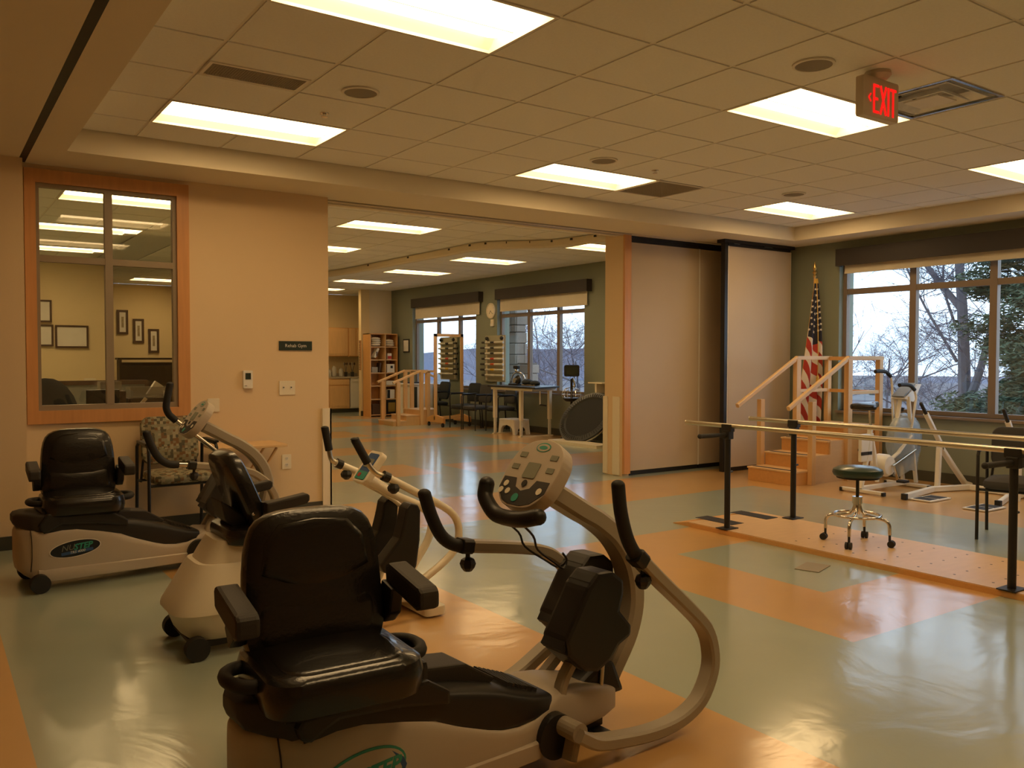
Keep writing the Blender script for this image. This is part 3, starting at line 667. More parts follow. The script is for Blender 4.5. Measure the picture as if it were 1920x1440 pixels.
    b = MB(); b.bb((.30, -.18, .0), (.36, .18, .02)); b.bb((.29, -.06, .02), (.37, .06, .075)); b.build('front_foot', 'black', t, bevel=.005)
    fwd = [(.04, .145), (.12, .098), (.222, .075), (.40, .052), (.56, .058), (.68, .105), (.745, .20), (.748, .29), (.705, .385), (.588, .492), (.438, .615), (.335, .705)]
    bck = [(.04, .145), (.10, .135), (.20, .155), (.31, .205), (.44, .275), (.505, .34), (.527, .43), (.475, .535), (.41, .595), (.34, .635), (.20, .668), (-.05, .708)]
    for side, f in ((-1, near_forward), (1, not near_forward)):
        path = fwd if f else bck; y = side*.265
        b = MB(); b.rtube([(s, y, z) for s, z in path], .046, .068, (0, 1, 0), 4); a = b.build('arm', 'tan_tube', t, smooth=True)
        if f:
            e = ext; P = [(.335, .705), (.335-.55*e, .705+.45*e)]; q = P[-1]
            if e: q = (.0, .985); P = [(.335, .705), (.27, .76), q]
            hp = [(.02, .965), q, (-.028, 1.015), (-.045, 1.065), (-.035, 1.14), (-.018, 1.225)] if e else [(q[0]+.03, q[1]-.02), (q[0], q[1]), (q[0]-.05, q[1]+.07), (q[0]-.085, q[1]+.17), (q[0]-.10, q[1]+.27)]
            kn = (.365, .60, .640)
        else:
            q = (-.05-e_(ext), .708+.1*e_(ext)); P = [(-.05, .708), q]
            hp = [(q[0]+.02, q[1]), (q[0]-.04, q[1]+.008), (q[0]-.10, q[1]+.05), (q[0]-.145, q[1]+.13), (q[0]-.175, q[1]+.215)]
            kn = (-.03, .62, .66)
        if ext: MB().cyl((P[0][0], y, P[0][1]), (P[-1][0], y, P[-1][1]), .016, 14).build('extension_tube', 'chrome', a, smooth=True)
        b = MB(); b.tube([(s, y, z) for s, z in hp], .0245, 14, 5, scales=None); ct = hp[-1]; b.ell((ct[0], y, ct[1]), (.0245, .0245, .018)); b.build('grip', 'rubber', a, smooth=True)
        d = (Vector((P[0][0]-path[-2][0], 0, P[0][1]-path[-2][1]))).normalized()
        b = MB(); b.rtube([(P[0][0]-d.x*.03, y, P[0][1]-d.z*.03), (P[0][0]+d.x*.02, y, P[0][1]+d.z*.02)], .056, .07, (0, 1, 0)); b.build('clamp_collar', 'black', a, bevel=.004)
        kx, kz0, kz1 = kn; b = MB(); b.cyl((kx, y, kz1+.02), (kx, y, kz0+.03), .009, 10); b.lathe([(.008, .042), (.026, .034), (.032, .018), (.026, .002), (.015, -.012)], (kx, y, kz0), 7); b.build('adjuster_knob', 'black', a)
    # mast and console
    b = MB(); b.rtube([(.41, 0, .13), (.455, 0, .20), (.545, 0, .33), (.580, 0, .46), (.555, 0, .60), (.48, 0, .715), (.38, 0, .795), (.29, 0, .845), (.16, 0, .92), (.12, 0, .94)], .075, .105, (0, 1, 0), 5); mast = b.build('mast', 'tan_tube', t, smooth=True)
    b = MB(); b.prism([(.22, .20), (.36, .275), (.42, .255), (.475, .13), (.30, .13)], -.075, .075, 'y'); b.build('mast_boot', 'black', t, bevel=.02)
    # console: face frame, u across (y), v up the face
    o = Vector((.055, 0, 1.00)); vdir = Vector((.115, 0, .155)).normalized(); ndir = Vector((-vdir.z, 0, vdir.x)); udir = Vector((0, -1, 0))
    def cp(u, v, w): return o+udir*u*1.12+vdir*v*1.15+ndir*w
    def cprism(poly, w0, w1):
        n = len(poly); b = MB(); b.add([cp(x, y, w0) for x, y in poly]+[cp(x, y, w1) for x, y in poly], [tuple(range(n)), tuple(range(2*n-1, n-1, -1))]+[(i, i+n, (i+1) % n+n, (i+1) % n) for i in range(n)]); return b
    outl = [(.075, -.105), (.115, -.06), (.125, 0), (.118, .06), (.085, .105), (.03, .125), (-.03, .125), (-.085, .105), (-.118, .06), (-.125, 0), (-.115, -.06), (-.075, -.105), (-.03, -.118), (.03, -.118)]
    outl = [(p.x, p.y) for p in curve([(x, y, 0) for x, y in outl], 3, True)]
    con = cprism(outl, -.055, 0).build('console', 'ivory' if logo_dark is None else 'tan_shell', t, bevel=.004); 
    blk = [(-.112, -.02), (-.05, -.02), (-.035, -.05), (0, -.062), (.035, -.05), (.05, -.02), (.112, -.02), (.112, -.06), (.07, -.10), (.03, -.112), (-.03, -.112), (-.07, -.10), (-.112, -.06)]
    cprism(blk, .0005, .002).build('keypad', 'black_tex', con)
    cprism(rrect(.062, .055, .005, 2, 0, .012), .0005, .003).build('main_display', 'screen', con)
    for x, y in ((-.075, .065), (.075, .065), (-.085, .02), (.085, .02)):
        cprism(rrect(.034, .018, .002, 2, x, y), .0005, .0025).build('small_display', 'screen', con)
    for x, y, m, r in ((-.085, -.045, 'ivory', .011), (-.06, -.07, 'ivory', .011), (-.095, -.07, 'ivory', .011), (-.01, -.088, 'teal', .015), (.085, -.055, 'ivory', .012), (0, -.035, 'black', .012)):
        cprism([(x+r*cos(a*pi/6), y+r*sin(a*pi/6)) for a in range(12)], .002, .004).build('button', m, con)
    def eyeb(rx, ry, x, y, m, w0, w1, nm):
        cprism([(x+rx*cos(a*pi/12), y+ry*sin(a*pi/12)) for a in range(24)], w0, w1).build(nm, m, con)
    eyeb(.034, .017, 0, .098, 'teal', .0005, .0012, 'logo_ring'); eyeb(.030, .0135, 0, .097, 'tan_shell', .0012, .0018, 'logo_field'); eyeb(.020, .007, 0, .097, 'teal', .0018, .0024, 'logo_mark')
    b = MB(); b.tube([cp(-.135, -.08, .035), cp(-.125, -.115, .02), cp(-.07, -.15, -.005), cp(0, -.155, -.01), cp(.07, -.15, -.005), cp(.125, -.13, -.01)], .029, 12, 5); b.ell(cp(-.136, -.075, .036), (.030, .030, .030)); b.ell(cp(.127, -.13, -.01), (.029, .029, .029)); (b.build('console_handlebar', 'black', t, smooth=True) if not logo_dark else None)
    b = MB()
    for u in (-.075, .03): b.tube([cp(u, -.15, -.02), (.05, -u*.8, .78), (.075, -u*.7, .725), (.16, -u*.5, .665), (.21, -u*.3, .635), (.235, -.0, .66), (.215, 0, .69)], .0042, 6, 4)
    if not logo_dark: b.build('bottle_holder_wire', 'black', t, smooth=True)
    # pedals and their links
    for sy, ds in ((-1, 0), (1, .17 if near_forward else .06)):
        ys = (-.175, -.045) if sy < 0 else (.045, .175)
        prof = [(.085, .375), (.075, .43), (.185, .60), (.235, .645), (.31, .64), (.365, .60), (.365, .55), (.345, .49), (.405, .425), (.405, .385), (.34, .36), (.30, .315), (.235, .285), (.17, .30)]
        b = MB(); b.prism([(s+ds, z) for s, z in prof], ys[0], ys[1], 'y'); pd = b.build('pedal', 'black', t, bevel=.016)
        MB().prism([(s+ds, z) for s, z in ((.06, .40), (.075, .385), (.215, .60), (.20, .615))], ys[0]+.01, ys[1]-.01, 'y').build('tread', 'rubber', pd)
        ym = (ys[0]+ys[1])/2
        b = MB(); b.rtube([(.165+ds, ym, .33), (.11+ds, ym, .25), (.095, ym, .12)], .035, .045, (0, 1, 0), 3); b.build('pedal_link', 'tan_tube', t, smooth=True)
        b = MB(); b.cyl((.36+ds, ym-sy*.03, .40), (.335, ym-sy*.03, .15), .009, 10); b.build('push_rod', 'steel', t, smooth=True)
    # side logo
    y = -.1815; lx, lz = -.728, (.237 if logo_dark else .205)
    def ov(rx, rz, dy, m, nm, par):
        b = MB(); n = 36; b.prism([(lx+rx*cos(2*pi*i/n), lz+rz*sin(2*pi*i/n)+.012*(rx*cos(2*pi*i/n))/.14) for i in range(n)], y-dy, y+.004, 'y'); return b.build(nm, m, par)
    if logo_dark:
        lg = ov(.145, .052, .001, 'white', 'logo_border', t); ov(.140, .048, .002, 'navylogo', 'logo_field', lg)
        text('logo_lettering', 'NU', .05, 'greypanel', lg, (lx-.045, y-.0028, lz+.006), (pi/2, radians(-5), 0), .0004, shear=.3)
        text('logo_lettering', 'STEP', .05, 'teal', lg, (lx+.040, y-.0028, lz+.010), (pi/2, radians(-5), 0), .0008, shear=.3, bold=.0015)
        MB().box((lx+.01, y-.002, lz-.021), (.18, .001, .018), Matrix.Rotation(radians(-5), 3, 'Y')).build('logo_stripe', 'blue', lg)
        text('logo_lettering', 'TRS 4000', .022, 'paper', lg, (lx+.01, y-.0032, lz-.021), (pi/2, radians(-5), 0), .0004, shear=.3)
    else:
        lg = ov(.150, .075, .001, 'teal', 'logo_ring', t); ov(.143, .067, .002, 'tan_shell', 'logo_field', lg)
        text('logo_lettering', 'NUSTEP', .065, 'teal', lg, (lx+.01, y-.0028, lz-.005), (pi/2, radians(-5), 0), .0006, shear=.3, bold=.0022)
        b = MB(); b.prism([(lx+.10, lz+.05), (lx+.14, lz+.02), (lx+.152, lz-.005), (lx+.14, lz-.03), (lx+.135, lz-.01), (lx+.125, lz+.015)], y-.0022, y, 'y'); b.build('logo_swoosh', 'blue', lg)
    seat_parts(t, seat_loc, seat_rz)
    return t
def e_(x): return .10 if x else 0
def w_at(px, py, yaw, off):   # origin on the centre plane from the near side plane
    return (px-sin(yaw)*off, py+cos(yaw)*off, 0)
Y4 = radians(4)
stepper('recumbent_stepper', 'tan recumbent stepper in the foreground with swivelled black seat', w_at(1.75, 2.30, Y4, .18), Y4, True, 0, False, radians(-97), (-.765, -.04, .455))
stepper('recumbent_stepper', 'tan recumbent stepper by the tan wall under interior window', w_at(1.48, 5.89, Y4, .18), Y4, False, .16, True, radians(-95), (-.652, .015, .455))

# ------------------------------------------------------------------ white recumbent stepper (older model)
def white_stepper():
    t = thing('white_recumbent_stepper', 'ivory recumbent stepper with slim white tubes, behind the foreground machine', 'exercise machine', (1.6, 4.30, 0))
    def rr(x, z, hx0, hx1, w, n=24):   # ring in the xy plane
        return [(cx-1.6, cy, z) for cx, cy in [((hx0+hx1)/2+math.copysign(abs(cos(a))**.35, cos(a))*(hx1-hx0)/2, math.copysign(abs(sin(a))**.45, sin(a))*w) for a in [2*pi*(i+.5)/n for i in range(n)]]]
    b = MB(); loft(b, [rr(0, .065, 1.03, 1.75, .16), rr(0, .10, .99, 1.8, .19), rr(0, .17, .965, 1.85, .215), rr(0, .205, .95, 1.86, .225)]); b.build('base_tub', 'ivory', t, smooth=True)
    b = MB(); loft(b, [rr(0, .205, .935, 1.86, .238), rr(0, .225, .94, 1.85, .235), rr(0, .30, .985, 1.80, .21), rr(0, .405, 1.045, 1.70, .18), rr(0, .425, 1.06, 1.68, .17)]); c = b.build('lower_cowl', 'ivory', t, smooth=True)
    b = MB(); loft(b, [rr(0, .40, 1.07, 1.64, .165), rr(0, .47, 1.11, 1.60, .155), rr(0, .53, 1.15, 1.55, .145)]); b.build('upper_cowl', 'ivory', t, smooth=True)
    MB().box((1.245-1.6, -.246, .235), (.22, .006, .025)).build('green_stripe', 'teal', c)
    for y in (-.22, .22):
        b = MB(); b.cyl((-.57, y-.025, .055), (-.57, y+.025, .055), .055, 22); b.build('wheel', 'rubber', t, smooth=True)
    MB().cyl((-.57, -.2, .055), (-.57, .2, .055), .012, 8).box((-.15, -.14, .05), (.85, .03, .03)).build('chassis', 'black', t)
    # front base with tubular rails
    b = MB(); b.rtube([(.15, 0, .10), (.45, 0, .09), (.62, .0, .07)], .16, .05, (0, 0, 1)); b.build('front_rail', 'ivory_tube', t, bevel=0)
    MB().prism(rrect(.13, .55, .03, 4, .68, 0), .01, .06, 'z').build('front_foot', 'ivory', t, bevel=.01)
    arms = {-1: [(.30, .895), (.37, .80), (.57, .69), (.76, .58), (.82, .49), (.81, .38), (.73, .30), (.56, .20), (.37, .10)], 1: [(.33, .815), (.53, .72), (.68, .62), (.75, .56), (.79, .47), (.76, .36), (.69, .28), (.52, .18), (.37, .10)]}
    for sy, P in arms.items():
        y = sy*.27; P2 = P[1:] if sy < 0 else P[0:]
        b = MB(); b.tube([(s, y, z) for s, z in P2], .021, 12, 4); a = b.build('arm', 'ivory_tube', t, smooth=True)
        g = [(.205, 1.0), (.275, .875), (.32, .82), (.375, .797)] if sy < 0 else [(.265, 1.02), (.29, .89), (.305, .835), (.345, .81)]
        b = MB(); b.tube([(s, y, z) for s, z in g], .014, 12, 5); b.build('handle_tube', 'steel', a, smooth=True)
        q0, q1 = Vector((g[0][0], y, g[0][1])), Vector((g[1][0], y, g[1][1])); b = MB(); b.cyl(q0, q1, .022, 14); b.ell(q0, (.022, .022, .01)); b.build('grip', 'rubber', a, smooth=True)
        b = MB(); b.cyl((g[-1][0]-.012, y, g[-1][1]+.006), (g[-1][0]+.022, y, g[-1][1]-.01), .027, 14); b.build('clamp_ring', 'black', a)
        b = MB(); k = (g[-1][0]+.05, y, g[-1][1]-.075); b.cyl(k, (k[0], k[1], k[2]+.07), .008, 8); b.lathe([(.012, -.02), (.030, -.005), (.034, .012), (.024, .030), (.010, .034)], k, 7); b.build('adjuster_knob', 'black', a)
        b = MB(); b.cyl((.37, y, .10), (.37, sy*.12, .10), .02, 12); b.build('arm_axle', 'ivory_tube', a)
    b = MB(); b.tube([(.40, 0, .745), (.58, 0, .64), (.74, 0, .56), (.80, 0, .48), (.78, 0, .37), (.69, 0, .24), (.60, 0, .10)], .023, 12, 5); b.build('mast', 'ivory_tube', t, smooth=True)
    b = MB(); b.tube([(.40, .045, .72), (.58, .045, .61), (.68, .045, .50), (.66, .045, .35), (.6, .03, .2)], .012, 10, 5); b.build('mast_stay', 'ivory_tube', t, smooth=True)
    o = Vector((.40, 0, .82)); vd = Vector((.10, 0, .13)).normalized(); nd = Vector((-vd.z, 0, vd.x)); ud = Vector((0, -1, 0))
    def cp(u, v, w): return o+ud*u+vd*v+nd*w
    def pr(poly, w0, w1):
        n = len(poly); b = MB(); b.add([cp(x, y, w0) for x, y in poly]+[cp(x, y, w1) for x, y in poly], [tuple(range(n)), tuple(range(2*n-1, n-1, -1))]+[(i, i+n, (i+1) % n+n, (i+1) % n) for i in range(n)]); return b
    c = pr(rrect(.17, .20, .03, 4), -.035, 0).build('console', 'ivory', t, bevel=.006)
    f = pr(rrect(.115, .165, .01, 3, 0, 0), 0, .002).build('faceplate', 'blue', c); pr(rrect(.085, .055, .006, 3, 0, .02), .002, .004).build('display', 'screen', c)
    pr(rrect(.115, .05, .006, 3, 0, -.058), .002, .0035).build('keypad', 'teal', c); pr(rrect(.03, .022, .004, 3, -.02, -.058), .0035, .006).build('red_button', 'red', c)
    for sy, ds in ((-1, 0), (1, -.01)):
        ys = (-.20, -.10) if sy < 0 else (.05, .15)
        prof = [(.40, .27), (.38, .31), (.50, .44), (.525, .53), (.54, .60), (.565, .625), (.61, .615), (.625, .58), (.62, .42), (.60, .28), (.57, .23), (.48, .24)]
        b = MB(); b.prism([(s+ds, z) for s, z in prof], ys[0], ys[1], 'y'); b.build('pedal', 'black', t, bevel=.012)
        ym = sum(ys)/2; b = MB(); b.tube([(.56, ym, .27), (.52, ym, .16), (.45, ym, .10)], .015, 10, 4); b.build('pedal_link', 'ivory_tube', t, smooth=True)
    # seat facing the console
    S = (-.17, 0, .50)
    b = MB(); b.pad(rrect(.44, .42, .08, 5), .09, .012, .1, Matrix.Translation((S[0]-.02, 0, .50))); c = b.build('seat_cushion', 'vinyl', t, smooth=True)
    ol = [(0, -.20), (.16, -.215), (.30, -.19), (.37, -.13), (.385, 0), (.37, .13), (.30, .19), (.16, .215), (0, .20), (-.02, 0)]
    ol = [(p.x, p.y) for p in curve([(x, y, 0) for x, y in ol], 3, True)]
    th = radians(22)
    b = MB(); b.pad(ol, .085, .012, .1); b.v = [(S[0]-.12-sin(th)*u+cos(th)*w, a, .58+cos(th)*u+sin(th)*w) for u, a, w in b.v]; bk = b.build('backrest', 'vinyl', t, smooth=True)
    b = MB(); b.prism([(-.42, .72), (-.36, .68), (-.20, .56), (-.14, .52), (-.26, .50), (-.40, .62)], -.10, .10, 'y'); b.build('back_bracket', 'black', bk, bevel=.01)
    for sx in (.06, .13): MB().ell((-.335+sx*.6, -.215, .72-sx), (.008, .004, .008), 8, 4).build('bolt', 'chrome', bk)
    for sy in (-1, 1):
        b = MB(); b.prism([(-.26, .665), (-.06, .70), (-.045, .715), (-.045, .74), (-.06, .75), (-.26, .72)], sy*.27-.03, sy*.27+.03, 'y'); a = b.build('armrest', 'black_tex', t, bevel=.012)
        MB().prism([(-.26, .715), (-.20, .72), (-.20, .62), (-.26, .6)], sy*.225-.015, sy*.225+.03, 'y').build('armrest_bracket', 'black', a)
    MB().bb((-.22, -.10, .51), (-.02, .12, .55)).build('seat_carriage', 'black', t, bevel=.01)
white_stepper()

# ------------------------------------------------------------------ parallel bars on their platform
def bars():
    t = thing('parallel_bars', 'parallel bars on black posts over a wooden platform', 'parallel bars', (5.73, 2.6, 0))
    X0, X1 = -.46, .40
    b = MB(); b.bb((X0, -2.6, .0), (X1, 2.42, .040)); p = b.build('platform', 'birch', t)
    MB().prism([(2.42, 0), (2.42, .04), (2.60, .006), (2.60, 0)], X0, X1, 'x').build('end_ramp', 'orange_wood', p)
    MB().bb((X0-.006, -2.6, .0), (X0, 2.42, .034)).build('edge_strip', 'orange_wood', p)
    for x in (-.20, .24):
        MB().bb((x-.075, 2.12, .0405), (x+.075, 2.52, .043)).build('grip_mat', 'tray', p)
    h = MB()
    for i in range(5):
        for j in range(17):
            h.cyl((X0+.12+.155*i, -2.4+.24*j, .0395), (X0+.12+.155*i, -2.4+.24*j, .0405), .009, 6)
    stuff(h.build('peg_holes', 'black', p))
    for x, sg in ((-.41, -1), (.40, 1)):
        for k, y in enumerate((2.05, -.14)):
            if x > 0 and k == 0: y = 2.03
            if x > 0 and k == 1: y = -.16
            pst = MB().cyl((x-.0, y, .048), (x, y, .80), .024, 16).build('post', 'black', t, smooth=True)
            MB().box((x, y, .045), (.15, .11, .008)).build('foot_plate', 'black', pst, bevel=.002)
            MB().box((x, y, .80), (.06, .07, .07)).box((x, y, .855), (.05, .10, .06)).build('bracket', 'black', pst, bevel=.006)
            if x < 0: 
                MB().cyl((x, y+.0, .80), (x-.30, y+.02, .80), .018, 12).ell((x-.30, y+.02, .80), (.02, .02, .02)).build('release_lever', 'rubber', pst, smooth=True)
            MB().cyl((x+.012, y-.01, .50), (x+.045, y-.01, .50), .008, 8).build('height_pin', 'black', pst)
        b = MB(); b.cyl((x, 2.50, .872), (x, -2.6, .872), .019, 18).lathe([(.019, 0), (.02, .004)], (x, 2.5, .872), 14, Matrix.Rotation(-pi/2, 3, 'X')); b.build('rail', 'steel', t, smooth=True)
bars()
def stool():
    t = thing('rolling_stool', 'round dark green rolling stool with chrome legs on platform', 'stool', (5.69, 3.73, .040))
    MB().lathe([(.02, .495), (.14, .496), (.168, .508), (.178, .53), (.172, .555), (.14, .572), (.06, .580), (.001, .582)], n=36).build('seat', 'greenvinyl', t, smooth=True)
    MB().lathe([(.15, .49), (.15, .50)], n=28).build('seat_plate', 'black', t)
    MB().cyl((0, 0, .30), (0, 0, .49), .012, 12).build('screw_post', 'black', t, smooth=True)
    MB().lathe([(.036, .30), (.036, .352)], n=20).cyl((.036, 0, .33), (.052, 0, .33), .006, 8).build('collar', 'chrome', t, smooth=True)
    ring = MB(); ring.tube([(.165*cos(2*pi*i/32), .165*sin(2*pi*i/32), .215) for i in range(32)], .0095, 10, closed=True); ring.build('foot_ring', 'chrome', t, smooth=True)
    for k in range(4):
        a = radians(20+90*k); c, s = cos(a), sin(a)
        P = [(.018, .33), (.02, .27), (.05, .225), (.12, .205), (.19, .195), (.222, .165), (.228, .09)]
        leg = MB().tube([(r*c, r*s, z) for r, z in P], .0125, 12, 5).build('leg', 'chrome', t, smooth=True)
        cx, cy = .228*c, .228*s; b = MB(); w = Vector((-s, c, 0)); b.cyl((cx, cy, .045), (cx, cy, .095), .009, 8)
        off = Vector((c, s, 0))*.012
        for q in (-1, 1): b.cyl(Vector((cx, cy, .026))+off+w*q*.004, Vector((cx, cy, .026))+off+w*q*.022, .0255, 16)
        b.build('caster', 'rubber', leg)
stool()

# ------------------------------------------------------------------ training stairs by the big window
def stair_rail(t, x0, x1, y, hand=True): pass
def training_stairs():
    t = thing('training_stairs', 'maple training stairs with handrails by the big window', 'stairs', (8.6, 6.28, 0))
    X = lambda v: v-8.6
    yn, yf = -.34, .30
    for k, (a, z) in enumerate(((7.87, .16), (8.17, .315), (8.47, .47))):
        b = 8.83 if k == 2 else (8.17, 8.47)[k]
        st = MB().bb((X(a)+.012, yn, z-.155 if k else 0), (X(b)+.012, yf, z-.02)).build('riser_box', 'orange_wood', t)
        MB().bb((X(a), yn-.008, z-.02), (X(b)+(0.012 if k < 2 else 0), yf+.008, z)).build('tread', 'maple_h', t, bevel=.004)
        MB().bb((X(a)+.05, yn+.03, z), (X(a)+.10, yf-.03, z+.003)).build('grip_strip', 'tray', t)
    MB().bb((X(8.78), yn, .0), (X(9.44), yf, .60)).build('landing_box', 'orange_wood', t)
    MB().bb((X(8.76), yn-.008, .60), (X(9.45), yf+.008, .625)).build('landing_top', 'birch', t, bevel=.004)
    MB().prism([(X(8.19), 0), (X(8.79), 0), (X(8.79), .47), (X(8.50), .47), (X(8.50), .315), (X(8.19), .315)], yn-.018, yn-.001, 'y').build('side_panel', 'birch', t)
    # rails: near side and far side
    for y in (yn-.045, yf+.02):
        MB().bb((X(8.10), y-.02, 0), (X(8.17), y+.04, .93)).build('post', 'maple', t, bevel=.003)
        MB().bb((X(8.76), y-.02, .0), (X(8.84), y+.04, 1.40)).build('post', 'maple', t, bevel=.003)
        MB().bb((X(9.38), y-.02, .0), (X(9.45), y+.04, 1.40)).build('post', 'maple', t, bevel=.003)
        MB().rtube([(X(7.72), y+.01, .865), (X(8.80), y+.01, 1.42)], .045, .05, (0, 0, 1)).build('sloped_handrail', 'maple_h', t)
        MB().bb((X(8.78), y-.015, 1.395), (X(9.47), y+.035, 1.44)).build('level_handrail', 'maple_h', t, bevel=.003)
        MB().bb((X(8.80), y-.012, .995), (X(9.44), y+.018, 1.035)).build('mid_rail', 'maple_h', t, bevel=.003)
    MB().bb((X(9.40), yn, 1.39), (X(9.44), yf, 1.435)).build('end_rail', 'orange_wood', t)
    MB().bb((X(9.41), yn, .99), (X(9.44), yf, 1.03)).build('end_rail', 'orange_wood', t)
training_stairs()

# ------------------------------------------------------------------ flag
def flag():
    t = thing('flag_on_pole', 'furled American flag on brass-tipped pole in the corner', 'flag', (9.33, 6.76, 0))
    MB().lathe([(.10, 0), (.10, .02), (.06, .05), (.03, .06), (.025, .12)], n=28).build('base', 'brass', t, smooth=True)
    MB().cyl((0, 0, .06), (0, 0, 2.44), .013, 12).build('pole', 'maple', t, smooth=True)
    MB().lathe([(.018, 2.44), (.022, 2.46), (.012, 2.475), (.03, 2.50), (.012, 2.525), (.022, 2.545), (.024, 2.565), (.001, 2.64)], n=14).build('finial', 'brass', t, smooth=True)
    # cloth: folded sheet, hanging; colours laid out on the folded cloth by material per face
    NU, NV = 110, 190; b = MB(); rnd = random.Random(3)
    def P(u, v):   # u across 0..1, v down 0..1
        w = .025+.17*min(1, v*1.35)**.9
        ph = u*2*pi*2.6+v*1.5
        x = (u-.50-.25*v)*w*1.2; y = .035*sin(ph)*(.15+v)+.012*sin(u*23+v*4)*(.3+v)
        z = 2.42-v*1.86+.10*abs(u-.45)*v*-1+(.08*v*cos(u*7))
        return (x*.83-y*.2-.01, x*-.55+y-.03, z)
    vs = [P(i/NU, j/NV) for j in range(NV+1) for i in range(NU+1)]
    fs = []; mi = []
    for j in range(NV):
        for i in range(NU):
            u, v = (i+.5)/NU, (j+.5)/NV; fs.append((j*(NU+1)+i, j*(NU+1)+i+1, (j+1)*(NU+1)+i+1, (j+1)*(NU+1)+i))
            d = v+.35*(u-.45)
            if v < .03 or u < .02 or u > .98 and v > .5: mi.append(3)
            elif v < .40 and u > .06: mi.append(2)
            elif v < .43+.0*u and u > .3: mi.append(2)
            else: mi.append(0 if int((u*4.0-v*13+40)) % 2 == 0 else 1)
    k = b.add(vs, fs); b.mi = mi
    fl = b.build('flag_cloth', ['flagred', 'flagwhite', 'flagblue', 'gold'], t, smooth=True)
    sm = fl.modifiers.new('thick', 'SOLIDIFY'); sm.thickness = .003
    def star(c, r, nrm):
        n = Vector(nrm).normalized(); a = Vector((0, 0, 1)).cross(n).normalized(); up = n.cross(a)
        rot = rnd.uniform(-.5, .5); b = MB()
        pts = [Vector(c)+n*.004+(a*cos(rot+pi/2+i*pi/5)+up*sin(rot+pi/2+i*pi/5))*(r if i % 2 == 0 else r*.42) for i in range(10)]
        b.add(pts+[p+n*.002 for p in pts], [tuple(range(10)), tuple(range(19, 9, -1))]+[(i, i+10, (i+1) % 10+10, (i+1) % 10) for i in range(10)]); return b
    for v in [.07, .11, .15, .19, .23, .27, .31, .35]:
        for u in (.12, .30, .48, .66, .84, .95):
            if v < .12 and u not in (.30, .66): continue
            u2 = u+rnd.uniform(-.04, .04); c = Vector(P(u2, v)); du = Vector(P(u2+.01, v))-c; dv = Vector(P(u2, v+.01))-c
            n = du.cross(dv); n = -n if n.dot(Vector((-.8, -.58, 0))) < 0 else n
            star(c, .019, Vector((-.8, -.58, 0))).build('star', 'flagwhite', fl)
    MB().tube([(-.03, -.05, 2.42), (-.035, -.075, 2.0), (-.05, -.10, 1.5), (-.055, -.10, 1.18)], .005, 6, 4).build('gold_cord', 'gold', t)
    MB().lathe([(.008, .0), (.022, -.03), (.018, -.05), (.028, -.14)], (-.055, -.10, 1.2), 10).build('tassel', 'gold', t)
M['flagred'] = mat('flag_red_cloth', (.42, .035, .02), .7); M['flagwhite'] = mat('flag_white_cloth', (.72, .68, .62), .7); M['flagblue'] = mat('flag_navy_cloth', (.010, .012, .03), .7)
flag()

